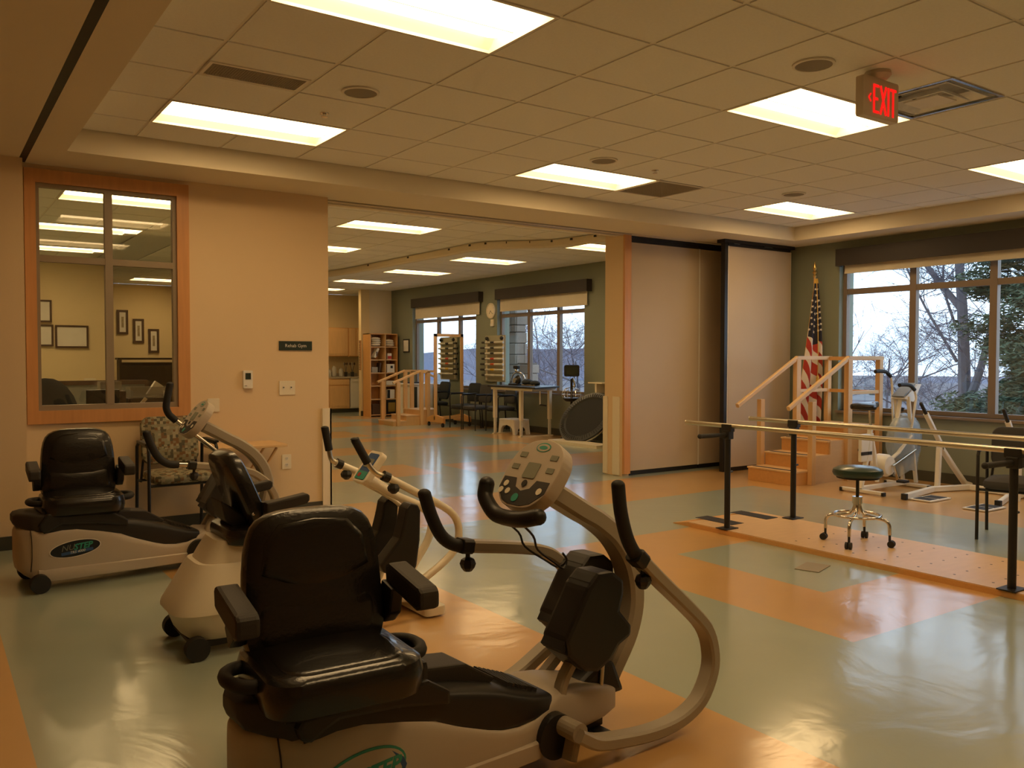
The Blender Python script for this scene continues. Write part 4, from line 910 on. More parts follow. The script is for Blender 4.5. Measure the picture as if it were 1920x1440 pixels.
# ------------------------------------------------------------------ exercise bike wrapped in plastic
def bike():
    t = thing('exercise_bike', 'white exercise bike with plastic bag over its wheel', 'exercise bike', (8.55, 5.25, 0))
    X = lambda v: v-8.55
    # rear and front stabilisers
    for x, ya, yb in ((X(8.06), -.26, .22), (X(8.92), -.26, .24)):
        s_ = MB().rtube([(x, ya, .028), (x+.01, yb, .028)], .05, .035, (0, 0, 1)).build('stabiliser', 'white_paint', t)
        for y in (ya, yb): MB().box((x, y, .022), (.05, .03, .04)).build('end_cap', 'rubber', s_, bevel=.004)
    MB().rtube([(X(8.06), 0, .05), (X(8.92), 0, .05)], .04, .05, (0, 0, 1)).build('bottom_rail', 'white_paint', t)
    MB().rtube([(X(8.06), -.0, .05), (X(8.16), 0, .35), (X(8.22), 0, .66)], .035, .05, (0, 1, 0)).build('seat_tube', 'white_paint', t)
    MB().rtube([(X(8.36), 0, .10), (X(8.30), 0, .40), (X(8.24), 0, .62)], .035, .04, (0, 1, 0)).build('seat_stay', 'white_paint', t)
    MB().bb((X(8.04), -.02, .33), (X(8.24), .02, .62)).build('rear_guard', 'white_paint', t, bevel=.01)
    MB().bb((X(8.03), -.026, .40), (X(8.14), -.02, .435)).bb((X(8.15), -.026, .40), (X(8.22), -.02, .435)).build('guard_slots', 'black', t)
    MB().cyl((X(8.24), 0, .62), (X(8.20), 0, .89), .014, 12).build('seat_post', 'chrome', t, smooth=True)
    b = MB(); ol = [(-.15, -.12), (-.06, -.13), (.05, -.055), (.14, -.03), (.17, 0), (.14, .03), (.05, .055), (-.06, .13), (-.15, .12), (-.17, 0)]
    b.pad([(p.x, p.y) for p in curve([(x, y, 0) for x, y in ol], 3, True)], .06, .01, .12, Matrix.Translation((X(8.19), 0, .885)) @ Matrix.Rotation(radians(-5), 4, 'Y')); b.build('saddle', 'vinyl', t, smooth=True)
    # wheel and shroud
    Rr = Matrix.Rotation(pi/2, 3, 'X')
    MB().lathe([(.001, -.05), (.24, -.045), (.262, -.02), (.262, .02), (.24, .045), (.001, .05)], (X(8.86), 0, .50), 36, Rr).build('fan_wheel', 'wheelgrey', t, smooth=True)
    MB().lathe([(.05, -.09), (.10, -.085), (.12, -.05), (.12, .05), (.10, .085), (.05, .09)], (X(8.46), 0, .27), 26, Rr).build('crank_housing', 'white_paint', t, smooth=True)
    c = MB().lathe([(.001, -.11), (.045, -.105), (.045, -.08), (.02, -.07)], (X(8.47), 0, .27), 18, Rr).build('crank_hub', 'chrome', t, smooth=True)
    MB().rtube([(X(8.47), -.105, .27), (X(8.90), -.11, .42)], .018, .03, (0, 1, 0)).build('lever_rod', 'steel', t)
    MB().rtube([(X(8.47), -.12, .27), (X(8.55), -.12, .12)], .014, .028, (0, 1, 0)).build('crank_arm', 'chrome', t)
    MB().box((X(8.56), -.17, .105), (.10, .09, .025)).build('pedal', 'rubber', t, bevel=.004); MB().box((X(8.38), .17, .42), (.10, .09, .025)).build('pedal', 'rubber', t, bevel=.004)
    MB().rtube([(X(8.50), -.06, .33), (X(8.62), -.08, .40), (X(8.82), -.10, .58)], .022, .04, (0, 1, 0)).build('swing_link', 'white_paint', t)
    for y in (-.075, .075):
        MB().rtube([(X(8.98), y, .05), (X(8.88), y, .55), (X(8.80), y, 1.0)], .03, .04, (0, 1, 0)).build('front_upright', 'white_paint', t)
    MB().rtube([(X(8.66), -.0, .60), (X(8.74), 0, .82), (X(8.78), 0, 1.0)], .03, .04, (0, 1, 0)).build('front_stay', 'white_paint', t)
    # console shelf
    MB().prism([(X(8.72), .98), (X(8.98), 1.13), (X(9.05), 1.13), (X(8.90), .94)], -.08, .08, 'y').build('console_bracket', 'white_paint', t)
    MB().prism([(X(8.73), .995), (X(8.96), 1.135), (X(8.96), 1.145), (X(8.72), 1.005)], -.07, .07, 'y').build('console_face', 'wheelgrey', t)
    for sy, hz in ((-1, 0), (1, .14)):
        b = MB(); b.tube([(X(8.82), sy*.10, .60), (X(8.84), sy*.13, .90), (X(8.84), sy*.14, 1.0+hz), (X(8.78), sy*.14, 1.10+hz), (X(8.68), sy*.14, 1.13+hz)], .0125, 10, 4); h = b.build('handlebar', 'white_paint', t, smooth=True)
        b = MB(); b.tube([(X(8.81), sy*.14, 1.075+hz), (X(8.72), sy*.14, 1.125+hz), (X(8.58), sy*.14, 1.135+hz), (X(8.52), sy*.14, 1.13+hz)], .021, 12, 4); b.build('grip', 'rubber', h, smooth=True)
    w = MB().cyl((X(8.98), -.20, .47), (X(8.98), -.05, .47), .014, 10).box((X(9.02), .13, .22), (.09, .08, .12)).build('foot_pegs', 'rubber', t)
    # plastic bag draped over the wheel
    b = MB(); rnd = random.Random(5); n, m = 30, 14; vs = []
    for j in range(m+1):
        q = j/m
        for i in range(n):
            a = 2*pi*i/n; f = 1+.06*sin(7*a+3*q)+.04*rnd.uniform(-1, 1)
            if q < .35: r = sin(q/.35*pi/2); z = .52+.30*cos(q/.35*pi/2)
            else: r = 1.0-.22*(q-.35)/.65; z = .52-.36*(q-.35)/.65+.05*sin(3*a)*(q-.35)
            vs.append((X(8.86)+.29*r*f*cos(a), .11*r*f*sin(a)+.0, z))
    fs = [(j*n+i, j*n+(i+1) % n, (j+1)*n+(i+1) % n, (j+1)*n+i) for j in range(m) for i in range(n)]
    b.add(vs, fs); tag(b.build('plastic_bag', 'wrap', smooth=True, loc=(8.55, 5.25, 0)), 'clear bluish plastic bag draped over the white bike wheel', 'plastic bag')
    MB().ell((X(8.80), 0, .845), (.025, .025, .012)).lathe([(.02, .85), (.035, .875)], (X(8.80), 0, 0), 10).build('top_knob', 'rubber', t)
M['wheelgrey'] = mat('blue_grey_panel', (.22, .25, .30), .4)
bike()

# ------------------------------------------------------------------ white glider frame beside the bike
def glider():
    t = thing('standing_glider', 'low white tubular frame with black strips and two lever arms', 'exercise machine', (8.8, 4.5, 0))
    X = lambda v: v-8.8; Yv = lambda v: v-4.5
    def rail(P, nm='frame_rail', w=.045, h=.06): MB().rtube([(X(x), Yv(y), z) for x, y, z in P], w, h, (0, 0, 1)).build(nm, 'white_paint', t)
    rail([(8.06, 4.75, .035), (8.75, 4.86, .035), (9.2, 4.72, .035)]); rail([(9.22, 4.74, .035), (9.15, 4.10, .035)]); rail([(8.42, 4.02, .035), (8.85, 4.15, .035), (9.2, 4.14, .035)])
    rail([(9.18, 4.12, .035), (9.18, 3.0, .035)])
    for x, y in ((8.06, 4.75), (8.42, 4.02)): MB().box((X(x)-.02, Yv(y), .035), (.04, .055, .06)).build('end_cap', 'rubber', t, bevel=.004)
    for (x, y) in ((8.28, 4.62), (8.20, 4.05)):
        MB().bb((X(x)-.19, Yv(y)-.11, .004), (X(x)+.19, Yv(y)+.11, .018)).build('foot_plate', 'white_paint', t, bevel=.003)
        for dx in (-.09, .09): MB().bb((X(x)+dx-.075, Yv(y)-.085, .018), (X(x)+dx+.075, Yv(y)+.085, .021)).build('grip_strip', 'tray', t)
    for x, y, zt in ((8.87, 4.86, .47),): MB().rtube([(X(x)-.03, Yv(y), .0), (X(x), Yv(y), zt)], .05, .05, (0, 1, 0)).build('upright', 'white_paint', t)
    for dy, dx in ((4.86, 0),):
        MB().rtube([(X(8.90), Yv(4.86), .47), (X(9.12), Yv(4.84), .25), (X(9.32), Yv(4.82), .06), (X(9.40), Yv(4.8), .035)], .045, .06, (0, 1, 0)).build('curved_leg', 'white_paint', t)
    for k, (x0, y0, x1, z1) in enumerate(((8.93, 4.86, 8.60, .84), (8.92, 4.08, 8.68, .80))):
        MB().rtube([(X(x0), Yv(y0), .47), (X(x1), Yv(y0), z1)], .04, .05, (0, 1, 0)).build('lever_arm', 'white_paint', t)
        d = Vector((x1-x0, 0, z1-.47)).normalized(); a = Vector((X(x1), Yv(y0), z1)); MB().cyl(a, a+d*.14, .018, 12).ell(a+d*.14, (.018, .018, .018)).build('grip', 'rubber', t, smooth=True)
    MB().rtube([(X(8.90), Yv(4.08), .0), (X(8.92), Yv(4.08), .47)], .05, .05, (0, 1, 0)).build('upright', 'white_paint', t)
    for (x, y) in ((8.87, 4.86), (8.90, 4.08)): MB().cyl((X(x)+.02, Yv(y)-.035, .46), (X(x)+.02, Yv(y)+.035, .46), .014, 10).build('pivot_bolt', 'chrome', t)
glider()

# ------------------------------------------------------------------ chairs
def guest_chair(name, label, loc, rz, fab, w=.56, back=(.52, .88), seatz=.45, arm=.68, group=None, bw=None):
    """chair facing local -y"""
    t = thing(name, label, 'chair', loc, rz, group); h = w/2
    for sx in (-1, 1):
        x = sx*h
        MB().tube([(x, -.22, 0), (x, -.22, arm-.03), (x, -.19, arm), (x, .14, arm+.01), (x, .21, arm-.03), (x, .23, .35), (x, .26, 0)], .0125, 10).build('leg_frame', 'black', t, smooth=True)
        MB().bb((x-.022, -.21, arm+.008), (x+.022, .12, arm+.028)).build('arm_cap', 'black', t, bevel=.006)
    MB().cyl((-h, -.19, seatz-.06), (h, -.19, seatz-.06), .011, 8).build('cross_bar', 'black', t); MB().cyl((-h, .20, seatz-.06), (h, .20, seatz-.06), .011, 8).build('cross_bar', 'black', t)
    MB().pad(rrect(w-.06, .46, .07, 5), .07, .02, .1, Matrix.Translation((0, -.01, seatz-.05))).build('seat', fab, t, smooth=True)
    th = radians(10); ol = rrect(back[1]-back[0], (bw or w-.06), .07, 5, (back[0]+back[1])/2-.45, 0)
    b = MB(); b.pad(ol, .055, .012, .1); b.v = [(a, .20+sin(th)*u-cos(th)*q, .45+cos(th)*u-sin(th)*q*-1) for u, a, q in b.v]; b.build('backrest', fab, t, smooth=True)
    for sx in (-1, 1): MB().tube([(sx*(h-.03), .23, .42), (sx*(h-.05), .235, .6), (sx*(h-.06), .25, .75)], .010, 8).build('back_post', 'black', t)
    return t
guest_chair('guest_chair', 'armchair with small brown square pattern under the interior window', (1.63, 7.02, 0), 0, 'uphol', w=.50, back=(.56, .94), seatz=.50, arm=.74)
guest_chair('guest_chair', 'dark padded armchair at right edge beside parallel bars', (7.06, 3.22, 0), radians(-72), 'darkgrey', w=.52, back=(.54, .86), seatz=.45, arm=.69)
guest_chair('guest_chair', 'black armchair right of the mirror, nearest to it', (8.96, 14.63, 0), radians(-88), 'navy', w=.48, back=(.52, .90), group='black chairs in the hall')
guest_chair('guest_chair', 'black armchair with paler seat between mirror chair and treatment table', (8.93, 14.14, 0), radians(-86), 'darkgrey', w=.46, back=(.52, .88), group='black chairs in the hall')
guest_chair('guest_chair', 'black armchair half hidden behind the treatment table leg', (9.15, 13.62, 0), radians(-90), 'darkgrey', w=.42, back=(.52, .80), group='black chairs in the hall')
# folding tray table
def tray_table():
    t = thing('folding_table', 'small light wood folding table against tan wall', 'table', (2.21, 7.14, 0))
    b = MB(); b.prism(rrect(.60, .42, .03, 3), .668, .690, 'z'); b.build('top', 'maple_h', t, bevel=.004)
    for y in (-.14, .14):
        for a, c in ((-.20, .22), (.22, -.20)):
            MB().rtube([(a, y, .0), (c, y, .66)], .016, .03, (0, 1, 0)).build('leg', 'maple', t)
    for x in (-.12, .12): MB().cyl((x, -.14, .20), (x, .14, .20), .008, 8).build('stretcher', 'maple', t)
tray_table()
tag(MB().box((0, 0, .003), (.22, .15, .005), Matrix.Rotation(.3, 3, 'Z')).build('floor_leaflet', 'papergrey', loc=(4.93, 3.56, 0)) if 'papergrey' in M else MB().box((0, 0, .003), (.24, .16, .005), Matrix.Rotation(.3, 3, 'Z')).build('floor_box_lid', 'vent', loc=(4.93, 3.56, 0)), 'small flat grey cover plate on the floor before platform', 'floor plate')

# ------------------------------------------------------------------ hall: stairs, mirror, rack, table and more
def hall_stairs():
    t = thing('training_stairs', 'small maple training stairs in front of the bookcase', 'stairs', (8.3, 16.1, 0))
    X = lambda v: v-8.3
    for k, (a, b, z) in enumerate(((7.92, 8.22, .10), (8.22, 8.52, .21), (8.52, 9.10, .32))):
        MB().bb((X(a), -.34, 0), (X(b), .36, z-.02)).build('riser_box', 'maple', t)
        MB().bb((X(a)-.01, -.35, z-.02), (X(b), .37, z)).build('tread', 'birch', t, bevel=.003)
    for y in (-.36, .36):
        for x, z in ((7.98, .91), (8.52, 1.10), (8.68, 1.12)): MB().bb((X(x), y-.03, 0), (X(x)+.075, y+.03, z)).build('post', 'maple', t, bevel=.003)
        MB().rtube([(X(7.90), y, .89), (X(8.54), y, 1.13)], .05, .045, (0, 0, 1)).build('sloped_handrail', 'maple_h', t)
        MB().bb((X(8.52), y-.03, 1.10), (X(9.1), y+.03, 1.145)).build('level_handrail', 'maple_h', t)
        MB().rtube([(X(8.95), y, 1.12), (X(9.3), y, .98)], .05, .045, (0, 0, 1)).build('sloped_handrail', 'maple_h', t)
        MB().bb((X(9.05), y-.03, 0), (X(9.12), y+.03, 1.12)).build('post', 'maple', t)
hall_stairs()
def heater():
    t = thing('white_cabinet', 'low white cabinet with a dark stripe behind hall stairs', 'cabinet', (9.1, 17.05, 0))
    MB().bb((-.28, -.30, .02), (.30, .30, .80)).build('body', 'white', t, bevel=.01); MB().bb((-.30, -.32, .80), (.32, .32, .83)).build('top', 'white', t)
    MB().bb((-.285, -.12, .28), (-.28, .02, .76)).bb((-.22, -.305, .28), (-.10, -.30, .76)).build('dark_slot', 'darkscreen', t)
    tag(MB().box((-.05, 0, .85), (.36, .26, .03)).build('black_tray', 'black', loc=(9.1, 17.05, 0)), 'flat black tray lying on the low white cabinet', 'tray')
heater()
def mirror():
    t = thing('standing_mirror', 'tall wood framed standing mirror on casters before the window', 'mirror', (8.93, 15.25, 0), radians(0))
    w = .345
    MB().bb((-w, -.02, .14), (-w+.065, .02, 1.90)).build('stile', 'maple', t, bevel=.003); MB().bb((w-.065, -.02, .14), (w, .02, 1.90)).build('stile', 'maple', t, bevel=.003)
    MB().bb((-w, -.02, 1.84), (w, .02, 1.90)).build('top_rail', 'maple', t, bevel=.003); MB().bb((-w, -.02, .14), (w, .02, .21)).build('bottom_rail', 'maple', t, bevel=.003)
    MB().bb((-w+.06, -.006, .20), (w-.06, .006, 1.85)).build('glass', 'mirror', t)
    for x in (-w+.03, w-.03):
        f = MB().prism([(-.34, .09), (.30, .09), (.30, .17), (.05, .24), (-.05, .24), (-.34, .19)], x-.025, x+.025, 'x').build('foot', 'orange_wood', t)
        for y in (-.30, .27): MB().cyl((x-.015, y, .04), (x+.015, y, .04), .04, 14).box((x, y, .075), (.03, .03, .03)).build('caster', 'rubber', f)
        if x > 0: MB().rtube([(x, .28, .12), (x, .04, .9)], .03, .03, (1, 0, 0)).build('brace', 'maple', t)
mirror()
def rack():
    t = thing('weighted_bar_rack', 'wall rack holding seven weighted bars between the hall windows', 'rack', (9.5, 14.32, 0))
    MB().bb((-.03, -.36, .93), (-.012, .36, 1.86)).build('backboard', 'greenboard', t)
    for y in (-.31, .30): MB().bb((-.055, y-.02, .96), (-.03, y+.02, 1.84)).build('upright', 'ivory', t)
    for y in (-.28, .26):
        MB().ell((-.07, y, 1.80), (.03, .05, .04)).build('hook', 'black', t)
    zs = [1.72, 1.61, 1.50, 1.39, 1.28, 1.17, 1.06]; cols = ['black', 'black', 'black', 'red', 'redorange', 'yellow', 'white']
    nm = ['black', 'black', 'black', 'dark red', 'orange red', 'yellow', 'white']
    for k, (z, c) in enumerate(zip(zs, cols)):
        b = thing('weighted_bar', 'grey exercise bar with %s band, %s on wall rack' % (nm[k], ['topmost', 'second from top', 'third from top', 'fourth from top', 'fifth from top', 'sixth from top', 'lowest'][k]), 'exercise bar', (9.42, 14.36, z), 0, 'weighted bars on the wall rack')
        L = .36+.05*(k % 3 != 0)
        MB().cyl((0, -.40, 0), (0, L, 0), .019, 10).build('shaft', 'steelgrey', b, smooth=True)
        MB().cyl((0, -.08, 0), (0, .05, 0), .0215, 12).build('colour_band', c, b, smooth=True)
        MB().cyl((0, .25, 0), (0, L+.01, 0), .022, 10).build('end_sleeve', 'black_tex', b, smooth=True)
        for y in (-.31, .30): MB().box((-.045, y, z-.022), (.06, .03, .012)).build('peg', 'ivory', t)
M['greenboard'] = mat('rack_board', (.36, .34, .24), .7); M['redorange'] = mat('orange_red_band', (.6, .10, .02), .5); M['steelgrey'] = mat('grey_bar', (.66, .64, .56), .4)
rack()
def clock():
    t = thing('wall_clock', 'round cream wall clock between the two hall windows', 'clock', (9.5, 14.5, 2.36)); R = Matrix.Rotation(-pi/2, 3, 'Y')
    MB().lathe([(.155, 0), (.16, .03), (.14, .045), (.135, .03)], n=32, rot=R).build('rim', 'ivory', t, smooth=True); MB().lathe([(.135, .005), (.134, .028)], n=32, rot=R).build('face', 'paper', t)
    h = MB(); h.box((-.031, .02, .0-.03), (.003, .008, .08), Matrix.Rotation(.6, 3, 'X')); h.box((-.032, -.035, -.03), (.003, .006, .11), Matrix.Rotation(-.85, 3, 'X')); h.build('hands', 'black', t)
    k = MB()
    for i in range(12): a = i*pi/6; k.box((-.029, .115*cos(a), .115*sin(a)), (.002, .012, .012))
    k.build('hour_marks', 'black', t)
    t = thing('wall_sensor', 'small white wall box below the clock', 'wall box', (9.5, 14.45, 2.12)); MB().box((-.015, 0, 0), (.03, .10, .13)).build('housing', 'ivory', t, bevel=.005); MB().box((-.025, 0, -.045), (.03, .09, .06)).build('lower_box', 'white', t, bevel=.005)
clock()
def treat_table():
    t = thing('treatment_table', 'cream height-adjustable table with dark top by far window', 'table', (9.02, 12.75, 0))
    b = MB(); b.prism([(-.42, -.98), (.40, -.60), (.42, .62), (-.42, .52)], .875, .905, 'z'); b.build('top', 'black', t, bevel=.006)
    MB().prism([(-.38, -.84), (.36, -.54), (.37, .56), (-.38, .46)], .83, .875, 'z').build('apron', 'ivory', t)
    for x, y in ((-.30, .44), (.34, .50), (-.33, -.44), (.33, -.40)):
        l = MB().bb((x-.03, y-.03, .30), (x+.03, y+.03, .83)).build('leg', 'ivory', t, bevel=.003)
        MB().bb((x-.02, y-.02, .01), (x+.02, y+.02, .30)).build('inner_post', 'steelgrey', l)
    MB().bb((-.34, .42, .0), (.38, .47, .02)).bb((-.37, -.46, .0), (.37, -.41, .02)).build('floor_rail', 'ivory', t)
    MB().rtube([(-.05, -.62, .82), (-.05, -.62, .58)], .02, .02, (1, 0, 0)).build('crank_rod', 'ivory', t); MB().cyl((-.05, -.62, .58), (-.02, -.76, .57), .013, 8).build('crank_handle', 'rubber', t)
    # on the table
    a = thing('hand_trainer', 'chrome armed device with black head on dark table', 'hand trainer', (9.02, 12.83, .905))
    MB().bb((-.10, -.08, 0), (.10, .22, .03)).build('base', 'black', a); MB().tube([(0, .28, .04), (0, .22, .17), (0, .12, .235), (0, -.02, .235), (0, -.12, .19), (0, -.17, .12)], .012, 10, 4).build('arm_tube', 'chrome', a, smooth=True)
    MB().ell((0, .10, .27), (.035, .035, .03)).build('neck', 'chrome', a, smooth=True); MB().bb((-.03, .03, .30), (.03, .17, .36)).build('head', 'black', a, bevel=.01)
    MB().lathe([(.07, -.03), (.09, 0), (.07, .03)], (-.02, .02, .10), 18, Matrix.Rotation(pi/2, 3, 'Y')).build('weight_disc', 'black', a, smooth=True)
    MB().lathe([(.045, -.04), (.05, 0), (.045, .04)], (-.05, .05, .09), 16, Matrix.Rotation(pi/2, 3, 'Y')).build('dial', 'steel', a, smooth=True)
    a = thing('black_cuffs', 'black strapped cuffs lying on right of the dark table', 'cuffs', (9.0, 12.42, .911))
    MB().ell((0, .12, .055), (.09, .14, .06)).build('cuff', 'navy', a, smooth=True); MB().ell((.0, -.10, .045), (.08, .12, .05)).build('cuff', 'navy', a, smooth=True); MB().bb((-.06, -.16, 0), (.06, .24, .02)).build('tray', 'chrome', a)
treat_table()
def step_stool():
    t = thing('step_stool', 'white plastic step stool with arched openings under table', 'step stool', (9.03, 13.02, 0))
    MB().prism([(-.28, 0), (-.20, 0), (-.18, .10), (-.12, .15), (.0, .17), (.12, .15), (.18, .10), (.20, 0), (.28, 0), (.235, .25), (-.235, .25)], -.17, -.145, 'x').build('front_arch', 'white', t)
    MB().prism([(-.28, 0), (-.20, 0), (-.18, .10), (-.12, .15), (.0, .17), (.12, .15), (.18, .10), (.20, 0), (.28, 0), (.235, .25), (-.235, .25)], .145, .17, 'x').build('back_arch', 'white', t)
    for y in (-.25, .25): MB().prism([(-.17, 0), (-.10, 0), (-.08, .10), (0, .16), (.08, .10), (.10, 0), (.17, 0), (.16, .25), (-.16, .25)], y-.012-(.01 if y > 0 else -.01), y+.012-(.01 if y > 0 else -.01), 'y').build('side_arch', 'white', t)
    MB().prism(rrect(.36, .49, .03, 4), .25, .275, 'z').build('top', 'white', t, bevel=.005)
step_stool()
def device():
    t = thing('monitor_cart', 'dark screen on a pole with wire cage near trampoline', 'monitor stand', (9.22, 11.55, 0))
    MB().cyl((0, 0, .05), (0, 0, 1.05), .022, 12).build('pole', 'black', t); 
    MB().lathe([(.19, 0), (.19, .03), (.03, .06)], n=22).build('base', 'black', t)
    MB().prism(rrect(.26, .20, .03, 4), -.07, .05, 'y').build('tmp', 'black', t)
    o = [x for x in bpy.data.objects if x.name == 'tmp'][0]; o.name = 'monitor'; o.data.name = 'monitor'; o.location = (0, 0, 1.19); o.rotation_euler = (0, 0, radians(-35))
    MB().prism(rrect(.21, .15, .02, 4), -.074, -.07, 'y').build('screen', 'darkscreen', o)
    MB().tube([(0, 0, .86), (.05, -.02, .95), (.02, 0, 1.06), (.06, 0, 1.0)], .018, 10, 4).build('clamp', 'chrome', t, smooth=True)
    c = MB()
    for i in range(14):
        a = i*2*pi/14; c.tube([(.14*cos(a), .14*sin(a)*.9, .70), (.17*cos(a), .17*sin(a), .78), (.12*cos(a), .12*sin(a), .87), (.03*cos(a), .03*sin(a), .90)], .004, 5, 3)
    for z, r in ((.70, .14), (.78, .17), (.84, .145)): c.tube([(r*cos(2*pi*i/24), r*sin(2*pi*i/24), z) for i in range(24)], .004, 5, closed=True)
    stuff(c.build('wire_cage', 'chrome', t)); MB().lathe([(.10, .66), (.15, .70), (.15, .72)], n=20).build('cage_base', 'black', t, smooth=True)
device()
def trampoline():
    t = thing('mini_trampoline', 'round black mini trampoline leaning on its side by hall wall', 'trampoline', (9.02, 10.95, 0))
    # disc leaning: centre, normal
    n = Vector((-.78, -.30, .52)).normalized(); u = Vector((.50, -.35, .45)); u = (u-n*u.dot(n)).normalized(); v = n.cross(u); c = Vector((.03, 0, .42)); R = .50
    a = 2*pi
    ring = lambda r, k, nn=40: [c+n*k+u*(r*cos(a*i/nn))+v*(r*.82*sin(a*i/nn)) for i in range(nn)]
    MB().tube(ring(R, -.03), .018, 8, closed=True).build('frame_ring', 'chrome', t, smooth=True)
    b = MB(); n_ = 40; vs = ring(R+.01, -.035)+ring(R+.005, .025)+ring(R-.09, .035)+ring(R-.12, .01); fs = [(k*n_+i, k*n_+(i+1) % n_, (k+1)*n_+(i+1) % n_, (k+1)*n_+i) for k in range(3) for i in range(n_)]; b.add(vs, fs); b.build('padded_skirt', 'pleather', t, smooth=True)
    b = MB(); 
    for i in range(64): p = c+n*.036+u*((R-.03)*cos(a*i/64))+v*((R-.03)*.82*sin(a*i/64)); q = c+n*.040+u*((R-.09)*cos(a*i/64))+v*((R-.09)*.82*sin(a*i/64)); b.cyl(p, q, .007, 5)
    stuff(b.build('skirt_pleats', 'pleather', t))
    b = MB(); vs = ring(R-.10, .012)+[c+n*.012]; b.add(vs, [(i, (i+1) % n_, n_) for i in range(n_)]); b.build('jumping_mat', 'mat_black', t)
    for p, q in (((-.16, .34, .10), (-.16, .34, 0)), ((.3, -.2, .6), (.44, -.2, 0.0))): MB().cyl(p, q, .014, 8).build('leg', 'steel', t)
    tag(MB().bb((-.16, -.35, 0), (.16, .9, .05)).build('floor_scale_ramp', 'ivory', loc=(8.72, 10.45, 0)), 'low cream metal ramp on floor under the trampoline', 'ramp')
    k = thing('patterned_box', 'box covered in dark leaf pattern behind trampoline', 'box', (9.27, 10.20, 0))
    MB().bb((-.18, -.16, .05), (.18, .25, .32)).build('body', 'pot', k); MB().bb((-.19, .15, .05), (-.18, .25, .34)).build('corner_panel', 'orange_wood', k)
M['pleather'] = mat('dark_grey_vinyl_skirt', (.05, .055, .06), .4); M['mat_black'] = mat('woven_black_mat', (.022, .024, .027), .8)
trampoline()
tag(MB().bb((-.22, -.18, 0), (0, .18, .02)).bb((-.2, -.02, -.16), (0, .02, 0)).build('wall_shelf', 'ivory', loc=(9.5, 11.0, .98)), 'small cream wall shelf right of the far window', 'shelf')
t = thing('picture_frame', 'narrow dark frame on green wall beside bookcase', 'picture', (9.5, 18.2, 1.69)); MB().bb((-.02, -.15, -.16), (0, .15, .16)).build('frame', 'black', t); MB().bb((-.022, -.12, -.13), (-.02, .12, .13)).build('sheet', 'paper', t)
# bookcase and what it holds
def bookcase():
    x0, x1, y0, y1 = 8.70, 9.42, 18.52, 18.92
    t = thing('bookcase', 'tall open maple bookcase in the hall corner', 'bookcase', ((x0+x1)/2, (y0+y1)/2, 0)); w = (x1-x0)/2; d = .20
    MB().bb((-w, -d, 0), (-w+.02, d, 1.98)).build('side_panel', 'orange_wood', t); MB().bb((w-.02, -d, 0), (w, d, 1.98)).build('side_panel', 'orange_wood', t)
    MB().bb((-w, -d, 1.96), (w, d, 1.98)).build('top', 'orange_wood', t); MB().bb((-w+.02, d-.01, 0), (w-.02, d, 1.96)).build('back_panel', 'orange_wood', t); MB().bb((.03, -d, 0), (.05, d-.01, 1.96)).build('divider', 'maple', t)
    Z = [.05, .42, .74, 1.05, 1.36, 1.67]
    for z in Z: MB().bb((-w+.02, -d, z-.02), (w-.02, d-.01, z)).build('shelf', 'maple', t)
    X0 = (x0+x1)/2; yc = 18.64
    def linen(x, z, lab, n, seed):
        r = random.Random(seed); q = thing('folded_linen', lab, 'linen', (x, yc, z), 0, 'white linen on the bookcase')
        for k in range(n): MB().ell((r.uniform(-.01, .01), 0, .04+.05*k), (.12, .11, .038), 14, 6).build('fold', 'linen', q, smooth=True)
    linen(8.90, 1.67, 'loose white towels on upper left bookcase shelf', 4, 1); linen(9.25, 1.67, 'neatly folded white towels on upper right bookcase shelf', 3, 2)
    def bx(nm, lab, cat, x, z, s, m, rot=0, part=None):
        q = thing(nm, lab, cat, (x, yc, z)); MB().box((0, 0, s[2]/2), s, Matrix.Rotation(rot, 3, 'Y')).build('body', m, q, bevel=.004)
        if part: MB().box((part[0], -s[1]/2-.002, part[1]), (part[2], .004, part[3])).build('front_label', part[4], q)
    bx('binder', 'leaning brown and white binder on bookcase second shelf', 'binder', 8.88, 1.40, (.05, .2, .24), 'paper', .4, (.0, .1, .03, .1, 'walnut'))
    bx('red_tub', 'clear tub with red base on right of the bookcase', 'tub', 9.24, 1.362, (.11, .11, .15), 'white', 0, (0, .05, .10, .07, 'red'))
    bx('white_carton', 'white carton with dark label on bookcase middle shelf', 'carton', 9.25, 1.052, (.20, .2, .20), 'white', 0, (.02, .13, .06, .06, 'black'))
    bx('grey_box', 'small grey box on left middle bookcase shelf', 'box', 8.83, 1.052, (.15, .2, .13), 'concrete'); bx('book', 'dark book leaning at the divider of bookcase', 'book', 8.97, 1.06, (.03, .18, .22), 'walnut', .15)
    bx('white_box', 'plain white box on lower right bookcase shelf', 'box', 9.25, .75, (.24, .2, .10), 'white'); bx('ring_binder', 'white and black binder on low bookcase shelf', 'binder', 9.25, .422, (.20, .2, .22), 'white', 0, (-.06, .11, .07, .2, 'black'))
    bx('yellow_carton', 'black and yellow carton at the foot of bookcase', 'carton', 9.26, .05, (.24, .24, .34), 'black', 0, (0, .17, .18, .22, 'mustard')); bx('dark_bin', 'dark storage bin on lowest left bookcase shelf', 'bin', 8.86, .05, (.2, .2, .25), 'walnut')
M['mustard'] = mat('mustard_print', (.30, .20, .04), .6)
bookcase()
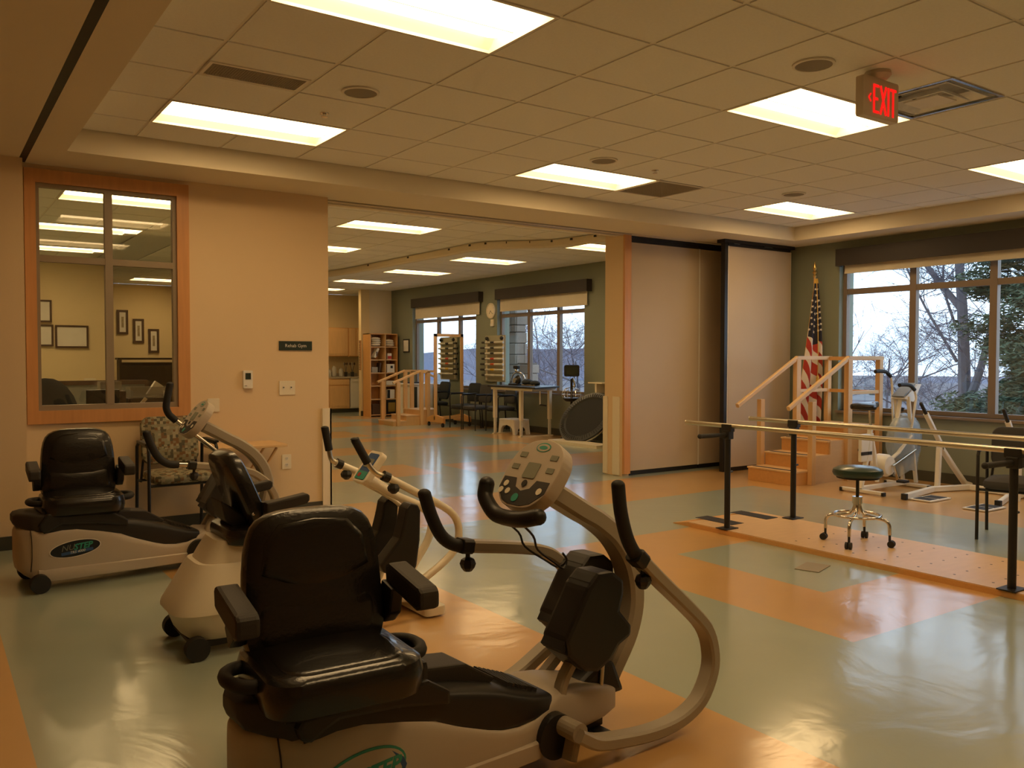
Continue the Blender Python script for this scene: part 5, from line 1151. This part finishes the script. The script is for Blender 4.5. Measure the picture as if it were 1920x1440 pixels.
# kitchenette
def cabinet(nm, lab, x0, x1, y, z0, z1, doors, drawer=False):
    t = thing(nm, lab, 'cabinet', ((x0+x1)/2, y, z0)); w = (x1-x0)/2; h = z1-z0
    MB().bb((-w, 0, 0), (w, .36, h)).build('body', 'orange_wood', t)
    for k in range(doors):
        a, b = -w+2*w*k/doors+.012, -w+2*w*(k+1)/doors-.012; top = h-.18 if drawer else h-.02
        d = MB().bb((a, -.02, .02), (b, 0, top)).build('door', 'maple', t, bevel=.003); MB().bb((a+.05, -.026, .07), (b-.05, -.02, top-.05)).build('door_panel', 'maple', d, bevel=.003)
        if drawer: MB().bb((a, -.02, h-.16), (b, 0, h-.02)).build('drawer', 'maple', t, bevel=.003)
    return t
cabinet('wall_cabinet', 'wide maple wall cabinet over the kitchenette counter', 8.42, 9.02, 20.52, 1.43, 2.17, 1); cabinet('wall_cabinet', 'narrow maple wall cabinet at right end of kitchenette', 9.03, 9.44, 20.52, 1.43, 2.17, 2)
cabinet('base_cabinet', 'maple base cabinet with drawer left of the dishwasher', 8.42, 8.98, 20.35, .10, .87, 1, True)
t = thing('dishwasher', 'white dishwasher under the kitchenette counter', 'dishwasher', (9.16, 20.35, .105)); MB().bb((-.16, 0, 0), (.16, .45, .76)).build('body', 'white', t, bevel=.004); MB().bb((-.155, -.015, .66), (.155, 0, .775)).build('control_panel', 'white', t, bevel=.003); MB().bb((-.10, -.03, .69), (.10, -.015, .705)).build('handle', 'grid', t); MB().bb((-.155, -.012, .03), (.155, 0, .65)).build('door', 'white', t, bevel=.003)
tag(MB().bb((-.45, -.03, 0), (.50, .53, .04)).bb((-.45, .50, .04), (.5, .53, .12)).build('counter_top', 'counter', loc=(8.92, 20.35, .875)), 'beige laminate kitchenette counter top', 'counter')
tag(MB().bb((-.45, .05, 0), (.45, .5, .095)).build('toe_kick', 'base', loc=(8.92, 20.36, 0)), 'dark toe kick board beneath kitchenette cabinets', 'toe kick')
for k, (x, h, lab) in enumerate(((8.50, .16, 'small glass jar at left end of kitchenette counter'), (8.63, .24, 'tall glass jar on kitchenette counter'), (8.82, .18, 'squat glass jar beside the kitchen utensils'))):
    t = thing('glass_jar', lab, 'jar', (x, 20.52, .916), 0, 'jars on the kitchenette counter'); MB().lathe([(.05, 0), (.06, .02), (.06, h-.04), (.045, h)], n=16).build('jar_body', 'jar', t, smooth=True); MB().lathe([(.046, h), (.048, h+.02), (.01, h+.03), (.012, h+.05)], n=14).build('lid', 'jar', t, smooth=True); MB().lathe([(.04, .01), (.045, h*.6)], n=12).build('contents', 'paper', t)
for k, (x, lab) in enumerate(((8.97, 'crock of kitchen utensils nearest the glass jars'), (9.15, 'crock of kitchen utensils at right end of counter'))):
    t = thing('utensil_crock', lab, 'utensils', (x, 20.56, .916)); MB().lathe([(.04, 0), (.045, .12)], n=14).build('crock', 'black_tex', t)
    for q in range(4): a = q*1.6+k; MB().cyl((0, 0, .1), (.05*cos(a), .05*sin(a), .30), .006, 6).ell((.055*cos(a), .055*sin(a), .33), (.025, .01, .035)).build('utensil', 'walnut' if q % 2 else 'steel', t)
# strip of hooks on the column edge
t = thing('card_rack', 'narrow wooden peg strip on the yellow column edge', 'rack', (8.67, 18.97, 1.1)); MB().bb((-.045, -.02, 0), (.0, 0, .72)).build('strip', 'maple', t); g = MB()
for i in range(18): g.bb((-.06, -.03, .02+.04*i), (-.03, -.015, .035+.04*i))
stuff(g.build('pegs', 'walnut', t))

# ------------------------------------------------------------------ office seen through the interior window
def framed(nm, lab, x, y, z, w, h, cat, mm=.03, tall=False):
    t = thing(nm, lab, cat, (x, y, z)); f = MB()
    for a, b in (((-w/2, -h/2), (w/2, -h/2+mm)), ((-w/2, h/2-mm), (w/2, h/2)), ((-w/2, -h/2+mm), (-w/2+mm, h/2-mm)), ((w/2-mm, -h/2+mm), (w/2, h/2-mm))): f.bb((a[0], -.02, a[1]), (b[0], 0, b[1]))
    f.build('frame', 'walnut', t); MB().bb((-w/2+mm, -.008, -h/2+mm), (w/2-mm, 0, h/2-mm)).build('sheet', 'paper', t)
    if tall: MB().bb((-w/2+mm+.04, -.010, -h/2+mm+.10), (w/2-mm-.04, -.008, h/2-mm-.10)).build('picture', 'pot', t)
framed('certificate', 'framed certificate in office, upper of two at left', 1.58, 15.98, 2.17, .36, .37, 'certificate'); framed('certificate', 'framed certificate in office, lower of two at left', 1.60, 15.98, 1.77, .36, .36, 'certificate'); framed('certificate', 'framed certificate in office, right of the stacked pair', 2.055, 15.98, 1.755, .50, .38, 'certificate')
for k, (x, z) in enumerate(((3.66, 2.19), (3.99, 2.0), (4.31, 1.78))):
    framed('narrow_picture', 'tall narrow dark framed print in office, %s of three steps' % ['highest', 'middle', 'lowest'][k], x, 20.58, z, .23, .54, 'picture', .05, True)
t = thing('wall_outlet', 'outlet plate on the office wall above the dark cubicle edge', 'outlet', (2.32, 15.995, .98)); MB().box((0, -.006, 0), (.18, .012, .15)).build('cover_plate', 'ivory', t); MB().box((0, -.013, 0), (.08, .004, .03)).build('socket', 'grid', t)
def hutch():
    t = thing('desk_hutch', 'dark espresso desk hutch at back of the office', 'hutch', (3.75, 17.9, 0))
    MB().bb((-.62, -.35, .72), (.62, .35, .76)).build('desk_top', 'walnut', t); MB().bb((-.58, -.3, 0), (-.2, .35, .72)).build('pedestal', 'walnut', t); MB().bb((.2, -.3, 0), (.58, .35, .72)).build('pedestal', 'walnut', t)
    for x in (-.62, .58): MB().bb((x, .05, .76), (x+.04, .35, 1.36)).build('upright', 'walnut', t)
    MB().bb((-.65, .03, 1.36), (.65, .36, 1.40)).build('top_board', 'walnut', t); MB().bb((-.58, .30, .76), (.58, .32, 1.31)).build('back_panel', 'walnut', t); MB().bb((-.58, .06, 1.20), (.58, .30, 1.24)).build('shelf', 'walnut', t)
hutch()
def cubicle():
    t = thing('cubicle_screen', 'dark topped low grey screen in the left of office', 'screen', (2.05, 13.4, 0)); MB().bb((-.9, -.03, .0), (.62, .03, 1.02)).build('fabric', 'greypanel', t); MB().bb((-.95, -.05, 1.02), (.66, .05, 1.08)).build('cap', 'walnut', t); MB().bb((-.95, -.05, 0), (-.9, .05, 1.02)).build('post', 'walnut', t); MB().bb((.62, -.05, 0), (.66, .05, 1.02)).build('post', 'walnut', t)
cubicle()
def ofc_chair(lab, loc, rz, s=1):
    t = thing('office_chair', lab, 'chair', loc, rz)
    ol = [(0, -.22), (.25, -.26), (.5, -.22), (.62, -.12), (.65, 0), (.62, .12), (.5, .22), (.25, .26), (0, .22)]
    b = MB(); b.pad([(p.x, p.y) for p in curve([(x, y, 0) for x, y in ol], 2, True)], .10, .02, .1); th = radians(18); b.v = [(a, .2+sin(th)*u*1.15-cos(th)*w, .50+cos(th)*u*1.15+sin(th)*w) for u, a, w in b.v]; b.build('backrest', 'navy', t, smooth=True)
    MB().pad(rrect(.5, .48, .08, 4), .09, .01, .1, Matrix.Translation((0, 0, .44))).build('seat', 'navy', t, smooth=True); MB().cyl((0, 0, .08), (0, 0, .44), .03, 10).build('gas_lift', 'black', t)
    for k in range(5): a = k*2*pi/5; MB().rtube([(0, 0, .10), (.28*cos(a), .28*sin(a), .07)], .04, .03, (0, 0, 1)).ell((.28*cos(a), .28*sin(a), .03), (.03, .03, .03), 8, 6).build('base_spoke', 'black', t)
ofc_chair('dark office chair leaning back at left of interior window', (1.03, 8.15, 0), radians(25)); 
for o in bpy.data.objects:
    if o.name == 'office_chair': o.location.z = 0
def desk():
    t = thing('office_desk', 'dark office desk just behind the interior window', 'desk', (2.1, 9.2, 0))
    MB().bb((-1.0, -.33, .76), (.55, .33, .80)).build('top', 'walnut', t); 
    for x in (-.95, .5): MB().bb((x-.04, -.3, 0), (x+.04, .3, .76)).build('end_panel', 'walnut', t)
    H = .80
    p = thing('desk_phone', 'black desk phone with silver handset bar seen through window', 'phone', (1.72, 9.0, H)); MB().prism([(-.1, 0), (.1, 0), (.1, .13), (-.02, .04)], -.11, .11, 'y').build('body', 'black', p); MB().box((.0, -.12, .14), (.03, .02, .20), Matrix.Rotation(.7, 3, 'Y')).build('handset', 'steel', p)
    m = thing('monitor', 'black monitor edge by the window mullion', 'monitor', (1.44, 9.15, H)); MB().box((0, 0, .17), (.30, .03, .26), Matrix.Rotation(.15, 3, 'X')).build('screen', 'black', m, bevel=.008); MB().box((0, .02, .02), (.16, .14, .02)).build('stand', 'black', m)
    c = thing('storage_crate', 'grey clear crate of papers in right pane of window', 'crate', (1.98, 9.76, 0)); MB().bb((-.20, -.14, .98), (.20, .14, 1.0)).bb((-.2, -.14, 1.0), (.2, -.13, 1.1)).bb((-.2, .13, 1.0), (.2, .14, 1.1)).bb((-.2, -.13, 1.0), (-.19, .13, 1.1)).bb((.19, -.13, 1.0), (.2, .13, 1.1)).build('bin', 'clearbin', c); MB().bb((-.22, -.12, 0), (.2, .14, .98)).build('cabinet_below', 'walnut', c)
    MB().prism([(-.02, 1.02), (.17, 1.02), (.15, 1.10), (.07, 1.16)], -.05, .02, 'y').build('paper_sheet', 'paper', c)
    q = thing('tissue_tray', 'pale tray left of the crate behind the mullion', 'tray', (1.60, 9.76, 0)); MB().bb((-.10, -.1, 1.06), (.10, .1, 1.16)).build('tray', 'clearbin', q); MB().bb((-.16, -.12, 0), (.14, .14, 1.06)).build('cabinet', 'walnut', q)
    b = thing('magazine_box', 'tan magazine box at right edge of window', 'box', (2.28, 9.30, H)); MB().bb((-.12, -.12, 0), (.14, .12, .24)).build('box', 'counter', b); MB().bb((-.08, -.124, .02), (-.02, -.12, .20)).bb((.02, -.124, .02), (.08, -.12, .20)).build('spines', 'paper', b)
    b = thing('paper_stack', 'white paper stack on the office desk', 'papers', (1.98, 9.02, H))
    for k in range(3): MB().box((0, 0, .012+.016*k), (.28-.02*k, .2, .014), Matrix.Rotation(.2*k, 3, 'Z')).build('sheaf', 'paper', b)
    b = thing('towel', 'white towel hanging from the office crate', 'towel', (2.13, 9.585, 0)); MB().bb((-.025, 0, .86), (.035, .02, 1.06)).build('cloth', 'paper', b)
desk()

# ------------------------------------------------------------------ outside
def terrain():
    b = MB(); rs = [0, 20, 35, 45, 60, 80, 105, 140, 220, 340, 460]; n = 30; vs = []
    for r in rs:
        k = min(1, max(0, (r-42)/65)); z = -3-4.6*k*k*(3-2*k)
        for i in range(n+1): a = radians(-60+150*i/n); vs.append((10.0+r*cos(a), 5+r*sin(a), z))
    b.add(vs, [(j*(n+1)+i, j*(n+1)+i+1, (j+1)*(n+1)+i+1, (j+1)*(n+1)+i) for j in range(len(rs)-1) for i in range(n)]); struct(b.build('ground', 'lawn', smooth=True))
terrain()
hl = MB(); n = 60; vs = []
for i in range(n+1):
    a = radians(-20+110*i/n); d = 330; x, y = 9+d*cos(a), d*sin(a); z = (-5.5+1.5*sin(i*.37) if i < 31 else min(4.5, -5.5+1.6*(i-30))+1.5*sin(i*.37)+1.0*sin(i*.91))
    vs += [(x, y, -8), (x+20*cos(a), y+20*sin(a), z), (x+120*cos(a), y+120*sin(a), -8)]
hl.add(vs, [(3*i, 3*i+3, 3*i+4, 3*i+1) for i in range(n)]+[(3*i+1, 3*i+4, 3*i+5, 3*i+2) for i in range(n)]); struct(hl.build('ground_ridge', 'hill', smooth=True))
def tree(name, label, loc, h, r0, seed, spread=.55, levels=5, lean=(0, 0), col='bark', cat='tree', first=None, kids=3):
    rnd = random.Random(seed); t = thing(name, label, cat, loc); tr = MB(); tw = MB()
    def grow(p, d, L, r, lv):
        nseg = 3 if lv else 5; pts = [p]; sc = [1]
        for i in range(nseg):
            d = (d+Vector((rnd.uniform(-1, 1), rnd.uniform(-1, 1), rnd.uniform(-.5, .8)))*(.16 if lv else .05)).normalized(); p = p+d*(L/nseg); pts.append(p); sc.append(1-.45*(i+1)/nseg)
        (tr if lv < 2 else tw).tube(pts, r, 7 if lv < 2 else 3, scales=sc)
        if lv >= levels: return
        for k in range(kids+(1 if lv > 1 else 0)):
            f = rnd.uniform(.35, 1); q = pts[min(nseg, int(f*nseg+.5))]; ax = Vector((rnd.uniform(-1, 1), rnd.uniform(-1, 1), rnd.uniform(-.25, .7))).normalized()
            grow(q, (d*(1-spread)+ax*spread).normalized(), L*rnd.uniform(.55, .78), r*rnd.uniform(.42, .6), lv+1)
    grow(Vector((0, 0, 0)), Vector((lean[0], lean[1], 1)).normalized(), h*.42, r0, 0)
    tr.build('trunk', col, t, smooth=True); stuff(tw.build('twigs', 'twig', t)); return t
def big_tree():
    t = thing('bare_tree', 'big bare tree with forked grey trunk in middle pane', 'tree', (28, 14.55, -3)); b = MB(); tw = MB(); rnd = random.Random(11)
    L = [([(0, 0, 0), (.05, 0, 3), (0, .1, 6), (-.1, .25, 8.2)], .25), ([(-.05, .2, 7.4), (.2, .5, 9), (.1, 1.0, 13)], .13), ([(-.05, .2, 7.4), (0, -.5, 9), (.1, -.9, 13)], .13), ([(.0, .2, 6.6), (0, .25, 9), (.1, .1, 13)], .07),
         ([(0, .25, 4.3), (.1, .9, 5.3), (0, 1.55, 6.5), (.1, 2.6, 8.6)], .055), ([(0, .2, 6.1), (0, 1.3, 7.5), (.1, 2.7, 9.5)], .12), ([(0, -.1, 2.8), (0, -.55, 4.2), (.1, -.95, 6.2)], .16), ([(0, .3, 5.4), (-.1, .7, 7), (0, .6, 9)], .05)]
    for P, r in L: b.tube([Vector(p) for p in P], r, 8, 5, scales=[1-.5*i/(5*(len(P)-1)) for i in range(5*(len(P)-1)+1)])
    def twg(p, d, L_, r, lv):
        pts = [p]
        for i in range(3): d = (d+Vector((rnd.uniform(-1, 1), rnd.uniform(-1, 1), rnd.uniform(-.7, .7)))*.25).normalized(); p = p+d*L_/3; pts.append(p)
        tw.tube(pts, r, 3, scales=[1, .8, .6, .4])
        if lv < 3:
            for k in range(3): twg(pts[rnd.randint(1, 3)], (d+Vector((rnd.uniform(-1, 1), rnd.uniform(-1, 1), rnd.uniform(-.6, .8)))).normalized(), L_*.62, r*.6, lv+1)
    for P, r in L:
        C = curve(P, 5)
        for q in C[2:]:
            for k in range(2): twg(q, Vector((rnd.uniform(-.4, .4), rnd.uniform(-1, 1), rnd.uniform(-.3, .9))).normalized(), rnd.uniform(1, 1.9), .020, 0)
    b.build('trunk', 'bark', t, smooth=True); stuff(tw.build('twigs', 'twig', t))
big_tree()
for i, (x, y, h, sd, lab) in enumerate(((40, 24.6, 10.4, 21, 'bare bushy tree left of the big trunk, in window two panes'), (46, 31.6, 9.0, 22, 'smaller bare tree low in the leftmost window pane'), (34, 19.6, 8.4, 23, 'bare tree crown low between the panes, beyond fence'), (33, 17.0, 7.8, 24, 'bare scrubby tree right behind the big trunk'))):
    tree('bare_tree', lab, (x, y, -3), h, .08, sd, spread=.62, levels=5, kids=4)
for i, (x, y, h, sd, lab) in enumerate(((24, 32.5, 9.4, 31, 'bare tree in right pane of the hall window with pillar'), (27, 39.5, 9.0, 32, 'bare tree in middle pane of the hall window with pillar'), (40, 52, 9.5, 33, 'distant bare tree behind hall window trees'), (21.5, 26.5, 8.0, 34, 'bare tree at right edge of the hall window'))):
    tree('bare_tree', lab, (x, y, -3), h, .085, sd, spread=.58, levels=5, kids=4)
def evergreen(lab, loc, h, rad, seed, n=26000):
    rnd = random.Random(seed); t = thing('evergreen_tree', lab, 'tree', loc); MB().tube([(0, 0, 0), (.1, 0, h*.5), (0, 0, h)], .15, 8, 3, scales=None).build('trunk', 'bark', t); f = MB(); vs = []; fs = []
    clumps = []
    for i in range(420):
        z = h*(.04+.94*rnd.random()); rr = rad*(1-(z/h)**3*.6)*rnd.uniform(.25, 1.0)**.6; a = rnd.uniform(0, 2*pi); clumps.append((rr*cos(a), rr*sin(a), z, rnd.uniform(.35, .75)))
    for i in range(n):
        c = clumps[rnd.randrange(len(clumps))]; a1 = rnd.uniform(0, 2*pi); r1 = c[3]*rnd.random()**.4; zz = rnd.uniform(-1, 1); q = math.sqrt(1-zz*zz)
        x, y, z = c[0]+r1*q*cos(a1)*1.25, c[1]+r1*q*sin(a1)*1.25, c[2]+r1*zz*.55
        a2 = rnd.uniform(0, 2*pi); l = rnd.uniform(.06, .15); dx, dy, dz = l*cos(a2), l*sin(a2), rnd.uniform(-.06, .05); wx, wy, wz = -.018*sin(a2), .018*cos(a2), rnd.uniform(-.025, .025)
        k = len(vs); vs += [(x-dx, y-dy, z-dz), (x+wx, y+wy, z+wz), (x+dx, y+dy, z+dz), (x-wx, y-wy, z-wz)]; fs.append((k, k+1, k+2, k+3))
    f.add(vs, fs); stuff(f.build('foliage', 'leaf', t))
evergreen('tall evergreen filling the right panes of big window', (24.5, 9.0, -3), 10.5, 3.5, 41, 250000); evergreen('evergreen at right edge of the big window view', (20, 4.4, -3), 9.5, 2.0, 42, 90000)
def house():
    t = thing('neighbour_house', 'pale house with grey roof low behind bare trees', 'house', (168, 104.5, -7.6)); MB().bb((-4, -6, 0), (4, 6, 3.1)).build('walls', 'siding', t); MB().prism([(-4.6, 3.0), (4.6, 3.0), (0, 5.0)], -6.5, 6.5, 'y').build('roof', 'roof', t)
    for y in (-3.5, 0, 3.5): MB().bb((-4.05, y-.6, 1.2), (-4, y+.6, 2.4)).build('window', 'darkscreen', t)
    MB().bb((-4.25, -6.4, 2.85), (-4.1, 6.4, 3.0)).build('gutter', 'white', t)
house()
def fence():
    t = thing('garden_fence', 'grey board fence at foot of the trees', 'fence', (37, 12, -3)); n = 64
    MB().bb((.03, -4, .4), (.07, 16, .5)).build('rail', 'fence', t); MB().bb((.03, -4, 1.5), (.07, 16, 1.6)).build('rail', 'fence', t); o = None
    for i in range(n):
        if o is None: o = MB().bb((-.02, -.14, 0), (.02, .14, 1.9)).build('board', 'fence', t)
        else: q = o.copy(); COL.objects.link(q); q.parent = t; q.location = (0, -4+.31*i, 0)
    o.location = (0, -4, 0)
fence()
def pillar():
    x0, x1, y0, y1 = 10.42, 10.72, 14.95, 16.2
    t = thing('stone_pillar', 'sandstone block pillar outside the hall window', 'pillar', ((x0+x1)/2, (y0+y1)/2, -3)); w, d = (x1-x0)/2, (y1-y0)/2
    MB().bb((-w+.03, -d+.03, 0), (w-.03, d-.03, 6.2)).build('core', 'mortar', t); rnd = random.Random(9); z = 2.6
    MB().bb((-w+.03, -d-.39, 0), (w-.03, -d+.1, 4.3)).build('buttress_core', 'mortar', t)
    def course(ya, yb, z, h):
        y = ya+rnd.uniform(-.15, 0)
        while y < yb:
            L = rnd.uniform(.26, .5); a, b = max(y, ya), min(y+L, yb)
            if b-a > .06: MB().bb((-w-rnd.uniform(0, .02), a+.008, z+.008), (-w+.05, b-.008, z+h-.008)).build('stone_block', rnd.choice(('stone', 'stone2')), t, bevel=.008, seg=1)
            y += L
        x = -w
        while x < w-.05:
            L = rnd.uniform(.2, .4); a, b = x, min(x+L, w)
            if b-a > .05: MB().bb((a+.006, ya-rnd.uniform(0, .02), z+.008), (b-.006, ya+.05, z+h-.008)).build('stone_block', rnd.choice(('stone', 'stone2')), t, bevel=.008, seg=1)
            x += L
    while z < 6.2:
        h = rnd.choice((.15, .19, .21, .24)); course(-d-(.42 if z < 4.2 else 0), d, z, h); z += h
pillar()
